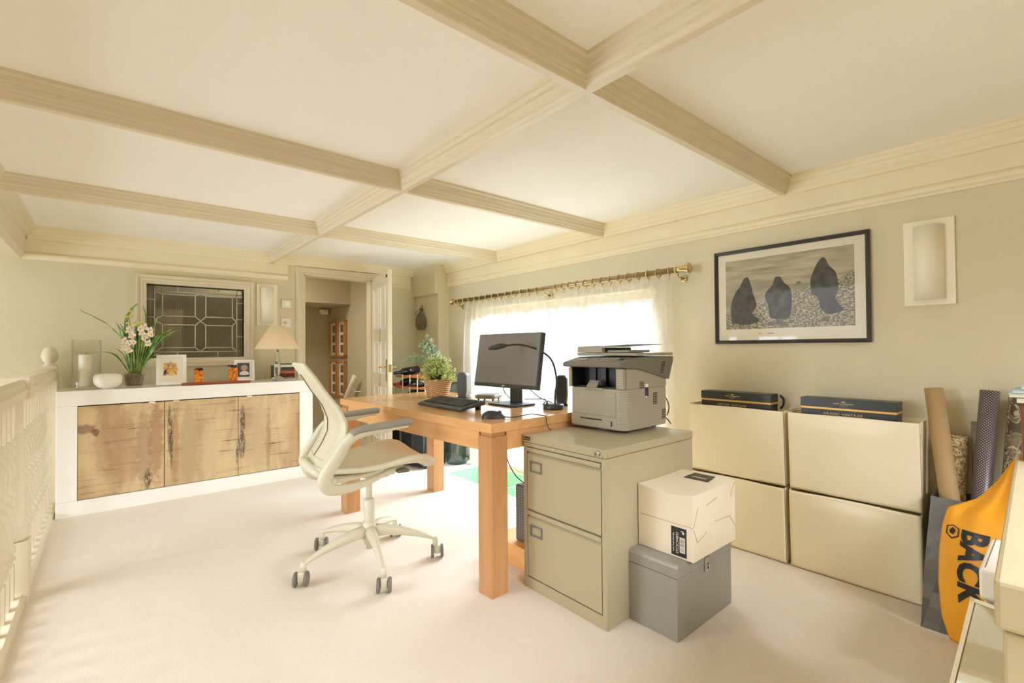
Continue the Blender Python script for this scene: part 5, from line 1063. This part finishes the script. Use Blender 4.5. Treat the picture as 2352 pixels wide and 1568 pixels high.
roll('wrapping_paper_roll', 'brown floral cellophane-wrapped roll beside the trunk', (2.60, .182, .02), (2.737, .125, .90), .041, t.m)
t = NT('cream_patterned_paper'); n = t.noise(t.co(), 60, 3, .5, 2); t.p(Base_Color=t.ramp(n, [(.46, hexc(150, 124, 76)), (.52, hexc(222, 204, 160))]), Roughness=.5)
roll('wrapping_paper_roll', 'short cream and gold patterned roll behind the brown roll', (2.70, .345, .02), (2.748, .322, .72), .036, t.m)
roll('wrapping_paper_roll', 'thin clear-wrapped roll, shorter, behind the cream patterned roll', (2.745, .262, .02), (2.768, .262, .78), .017, plain('silver_wrap', hexc(170, 160, 140), .2, .3, var=.4, vs=60))
roll('wrapping_paper_roll', 'short pale card tube behind the peak of the yellow bag', (2.62, .10, .02), (2.655, .084, .70), .02, M['carton'])
# black gift bag holding the rolls (open box of thin card)
gb2 = thing('gift_bag', 'tall charcoal paper gift bag behind the yellow bag, holding the paper rolls', 'bag', (2.55, .28, 0))
t = NT('charcoal_geometric_card'); br = t.n('ShaderNodeTexBrick', {'Vector': t.co(kind='Object', rot=(R(90), R(35), R(90)), scale=(1, 1, 1)), 'Color1': (.075, .067, .052, 1), 'Color2': (.16, .145, .115, 1), 'Mortar': (.10, .09, .07, 1), 'Scale': 9, 'Mortar Size': .002}).outputs[0]; t.p(Base_Color=br, Roughness=.3); M['gift'] = t.m
b = MB()
B4 = [(2.435, .40, 0), (2.44, .07, 0), (2.74, .07, 0), (2.75, .39, 0)]; T4 = [(2.535, .376, .495), (2.52, .055, .49), (2.765, .055, .46), (2.775, .386, .48)]
M1 = [(2.475, .39, .25), (2.47, .065, .25), (2.75, .065, .25), (2.765, .388, .25)]
def ringf(P_): return [b.bm.verts.new(Vector(q)) for q in P_]
r0, r1, r2 = ringf(B4), ringf(M1), ringf(T4); b._f(r0[::-1])
for a, c_ in ((r0, r1), (r1, r2)):
    for k in range(4): b._f([a[k], a[(k + 1) % 4], c_[(k + 1) % 4], c_[k]])
b.build('bag_card', M['gift'], gb2, world=True, solid=.003)
b = MB(); b.tube(spline([(2.60, .372, .48), (2.62, .384, .40), (2.60, .392, .30), (2.58, .388, .38), (2.585, .376, .47)], 6), .004, 6); b.build('rope_handle', M['dark'], gb2, world=True)
# yellow bag: limp plastic carrier, two skins
yb = thing('carrier_bag', 'yellow plastic carrier bag with large black lettering, leaning on the gift bag', 'bag', (2.42, .25, 0))
M['yellow'] = plain('yellow_plastic', hexc(240, 166, 28), .42, var=.08, vs=5, bump=.15, bs=8)
YL = [(0, 2.425, .320, 2.365, .285), (0, 0, 0, 0, 0)]
# rows: z, left edge (x,y), right edge (x,y)
rows = [(0.0, (2.405, .312), (2.33, .165)), (.08, (2.41, .335), (2.335, .15)), (.2, (2.425, .345), (2.35, .14)), (.32, (2.435, .342), (2.365, .13)), (.42, (2.45, .332), (2.385, .12)), (.48, (2.465, .318), (2.41, .115)), (.53, (2.48, .235), (2.43, .11)), (.60, (2.495, .185), (2.45, .108)), (.66, (2.51, .155), (2.465, .106)), (.695, (2.52, .135), (2.48, .11))]
def yfn(u_, v, side):
    q = v * (len(rows) - 1); i = min(int(q), len(rows) - 2); f_ = q - i
    z = rows[i][0] * (1 - f_) + rows[i + 1][0] * f_; L = [rows[i][1][k] * (1 - f_) + rows[i + 1][1][k] * f_ for k in (0, 1)]; Rr = [rows[i][2][k] * (1 - f_) + rows[i + 1][2][k] * f_ for k in (0, 1)]
    x = L[0] * (1 - u_) + Rr[0] * u_; y = L[1] * (1 - u_) + Rr[1] * u_; bulge = math.sin(math.pi * u_) ** .7 * (.022 + .01 * math.sin(5 * v)) * side * min(1, 3 * v + .15)
    w_ = .006 * math.sin(u_ * 14 + v * 9) * (1 if v > .55 else .3) + (.02 * math.exp(-((u_ - .3) / .12) ** 2 - ((v - .56) / .07) ** 2))
    return (x - bulge + (w_ if side > 0 else 0), y + bulge * .5, z)
b = MB(); b.grid(lambda u_, v: yfn(u_, v, 1), 30, 50); b.grid(lambda u_, v: yfn(u_, v, -.15), 10, 50); bmesh.ops.remove_doubles(b.bm, verts=b.bm.verts, dist=1e-4); b.build('bag_film', M['yellow'], yb, world=True, solid=.001)
# lettering follows the bag front: each glyph mesh bent onto the surface
def onbag(o, cu_, cv_, su, sv):
    me = o.data; mw = WM[yb.name].inverted()
    for v in me.vertices:
        u_ = cu_ + v.co.x * su; vv_ = cv_ + v.co.y * sv; p = Vector(yfn(u_, max(0, min(1, vv_)), 1)); p += Vector((-.0022, -.0006, 0)) * (1 if v.co.z <= .0001 else 1.6); v.co = mw @ p
o = text('BACK', .10, M['black'], yb, Matrix.Rotation(R(-90), 4, 'Z'), world=False, bold=.004, sx=1.0)
bmx = bmesh.new(); bmx.from_mesh(o.data)
for _ in range(4):
    bmesh.ops.triangulate(bmx, faces=bmx.faces); bmesh.ops.subdivide_edges(bmx, edges=[e for e in bmx.edges if e.calc_length() > .009], cuts=1)
bmesh.ops.triangulate(bmx, faces=bmx.faces); bmx.to_mesh(o.data); bmx.free()
onbag(o, .50, .325, 4.6, 1.0)
b = MB(); b.tube([(math.cos(R(60 * k + 30)) * .022, math.sin(R(60 * k + 30)) * .022, 0) for k in range(6)], .0022, 5, closed=True); b.poly([(-.01, 0, 0), (0, .012, 0), (.011, .004, 0), (.006, -.01, 0), (-.006, -.009, 0)])
o = b.build('hexagon_emblem', M['black'], yb); onbag(o, .20, .43, 5.0, 1.3)
# upholstered stool
cx_ = thing('stitched_stool', 'white stitched leatherette stool between the trunk and the yellow bag', 'stool', (2.17, -.05, 0))
b = MB(); b.box(2.008, 2.322, -.35, .183, .175, .335); b.build('stool_body', M['whitematte'], cx_, world=True, bevel=.01)
b = MB(); b.box(1.995, 2.335, -.36, .192, .336, .435); b.build('seat_cushion', M['whitematte'], cx_, world=True, bevel=.014, bseg=3)
b = MB()
for k in range(30): x = 2.005 + k * .011; b.tube([(x, .178, .4365), (x + .006, .178, .4365)], .0014, 4)
b.build('stitching', M['wheel'], cx_, world=True)
for (x, y) in ((2.04, -.32), (2.29, -.32), (2.04, .06), (2.29, .06)):
    b = MB(); b.box(x - .015, x + .015, y - .015, y + .015, 0, .1745); b.build('leg', M['dark'], cx_, world=True)
# trunk
M['linen'] = plain('linen_covering', hexc(198, 182, 144), .75, var=.04, bump=.1, bs=300)
tk = thing('storage_trunk', 'large cream trunk at the right edge, nearest the camera', 'trunk', (1.4, -.25, 0), 0)
b = MB(); b.hexa([(.875, -.62, .0), (1.94, -.62, .0), (1.94, .098, .0), (.875, .063, .0), (.875, -.62, .735), (1.94, -.62, .735), (1.94, .098, .735), (.875, .063, .735)]); b.build('trunk_body', M['linen'], tk, world=True, bevel=.004)
b = MB(); b.hexa([(.867, -.63, .737), (1.95, -.63, .737), (1.95, .105, .737), (.867, .070, .737), (.867, -.63, .80), (1.95, -.63, .80), (1.95, .105, .80), (.867, .070, .80)]); b.build('trunk_lid', M['linen'], tk, world=True, bevel=.006)
# mirror panel
mr = thing('mirror', 'framed mirror panel leaning low against the white stool', 'mirror', (1.9, .2, 0))
mp0, mp1 = Vector((1.80, .262, .004)), Vector((1.975, .205, .345)); up_ = (mp1 - mp0).normalized(); al = Vector((-.35, -.94, 0)).normalized(); al = (al - up_ * al.dot(up_)).normalized(); MM = frame3(mp0, al, up_)
nz = MM.col[2].xyz; sg = 1 if nz.x < 0 else -1; Lh = (mp1 - mp0).length
WM[mr.name] = Matrix.Translation((1.9, .2, 0))
b = MB(); z0_, z1_ = sorted((0, -sg * .02)); b.box(0, .11, 0, Lh, z0_, z1_, MM); b.build('backing', plain('pale_green_edge', hexc(178, 184, 160), .3), mr, world=True, bevel=.001)
b = MB(); z0_, z1_ = sorted((sg * .0005, sg * .004)); b.box(.012, .11, .012, Lh - .012, z0_, z1_, MM); b.build('mirror_glass', plain('mirror_silver', (.86, .88, .84), .03, 1, var=0), mr, world=True)
b = MB(); z0_, z1_ = sorted((sg * .0005, sg * .008)); b.box(0, .011, 0, Lh, z0_, z1_, MM); b.box(0, .11, Lh - .011, Lh, z0_, z1_, MM); b.build('mirror_frame', M['cream'], mr, world=True)
# small red-brown cabinet and papers on the trunk
rb = thing('wooden_cabinet', 'small red-brown wooden box standing on the far end of the trunk', 'box', (1.86, 0, .8005))
b = MB(); b.box(-.06, .07, -.20, .088, 0, .150); b.build('cabinet_body', M['redwood'], rb, bevel=.008)
bk_ = thing('book', 'thick cream-edged book at the bottom of the pile on the red-brown box', 'book', (1.86, 0, .9508))
b = MB(); b.box(-.07, .07, -.2, .094, .0, .012); b.build('pages', M['whitematte'], bk_); b = MB(); b.box(-.072, .07, -.2, .096, .0122, .0142); b.build('cover', M['dark2'], bk_)
for i, (c_, lab, r_, y) in enumerate(((hexc(160, 200, 206), 'pale turquoise notebook on top of the thick book', 6, .112), (hexc(150, 190, 210), 'light blue notebook, middle of the pile on the red-brown box', -6, .10), (hexc(166, 186, 206), 'grey-blue notebook on top of the pile on the red-brown box', -10, .082))):
    o = thing('notebook', lab, 'notebook', (1.86, 0, .9652 + i * .0105), R(r_ * .4))
    b = MB(); b.box(-.075, .05, -.19, y - .002, 0, .007); b.build('pages', M['whitematte'], o); b = MB(); b.box(-.078, .05, -.19, y, .0072, .0095); b.build('cover', plain('blue_cover_%d' % i, c_, .25, var=.15, vs=30), o, bevel=.001)
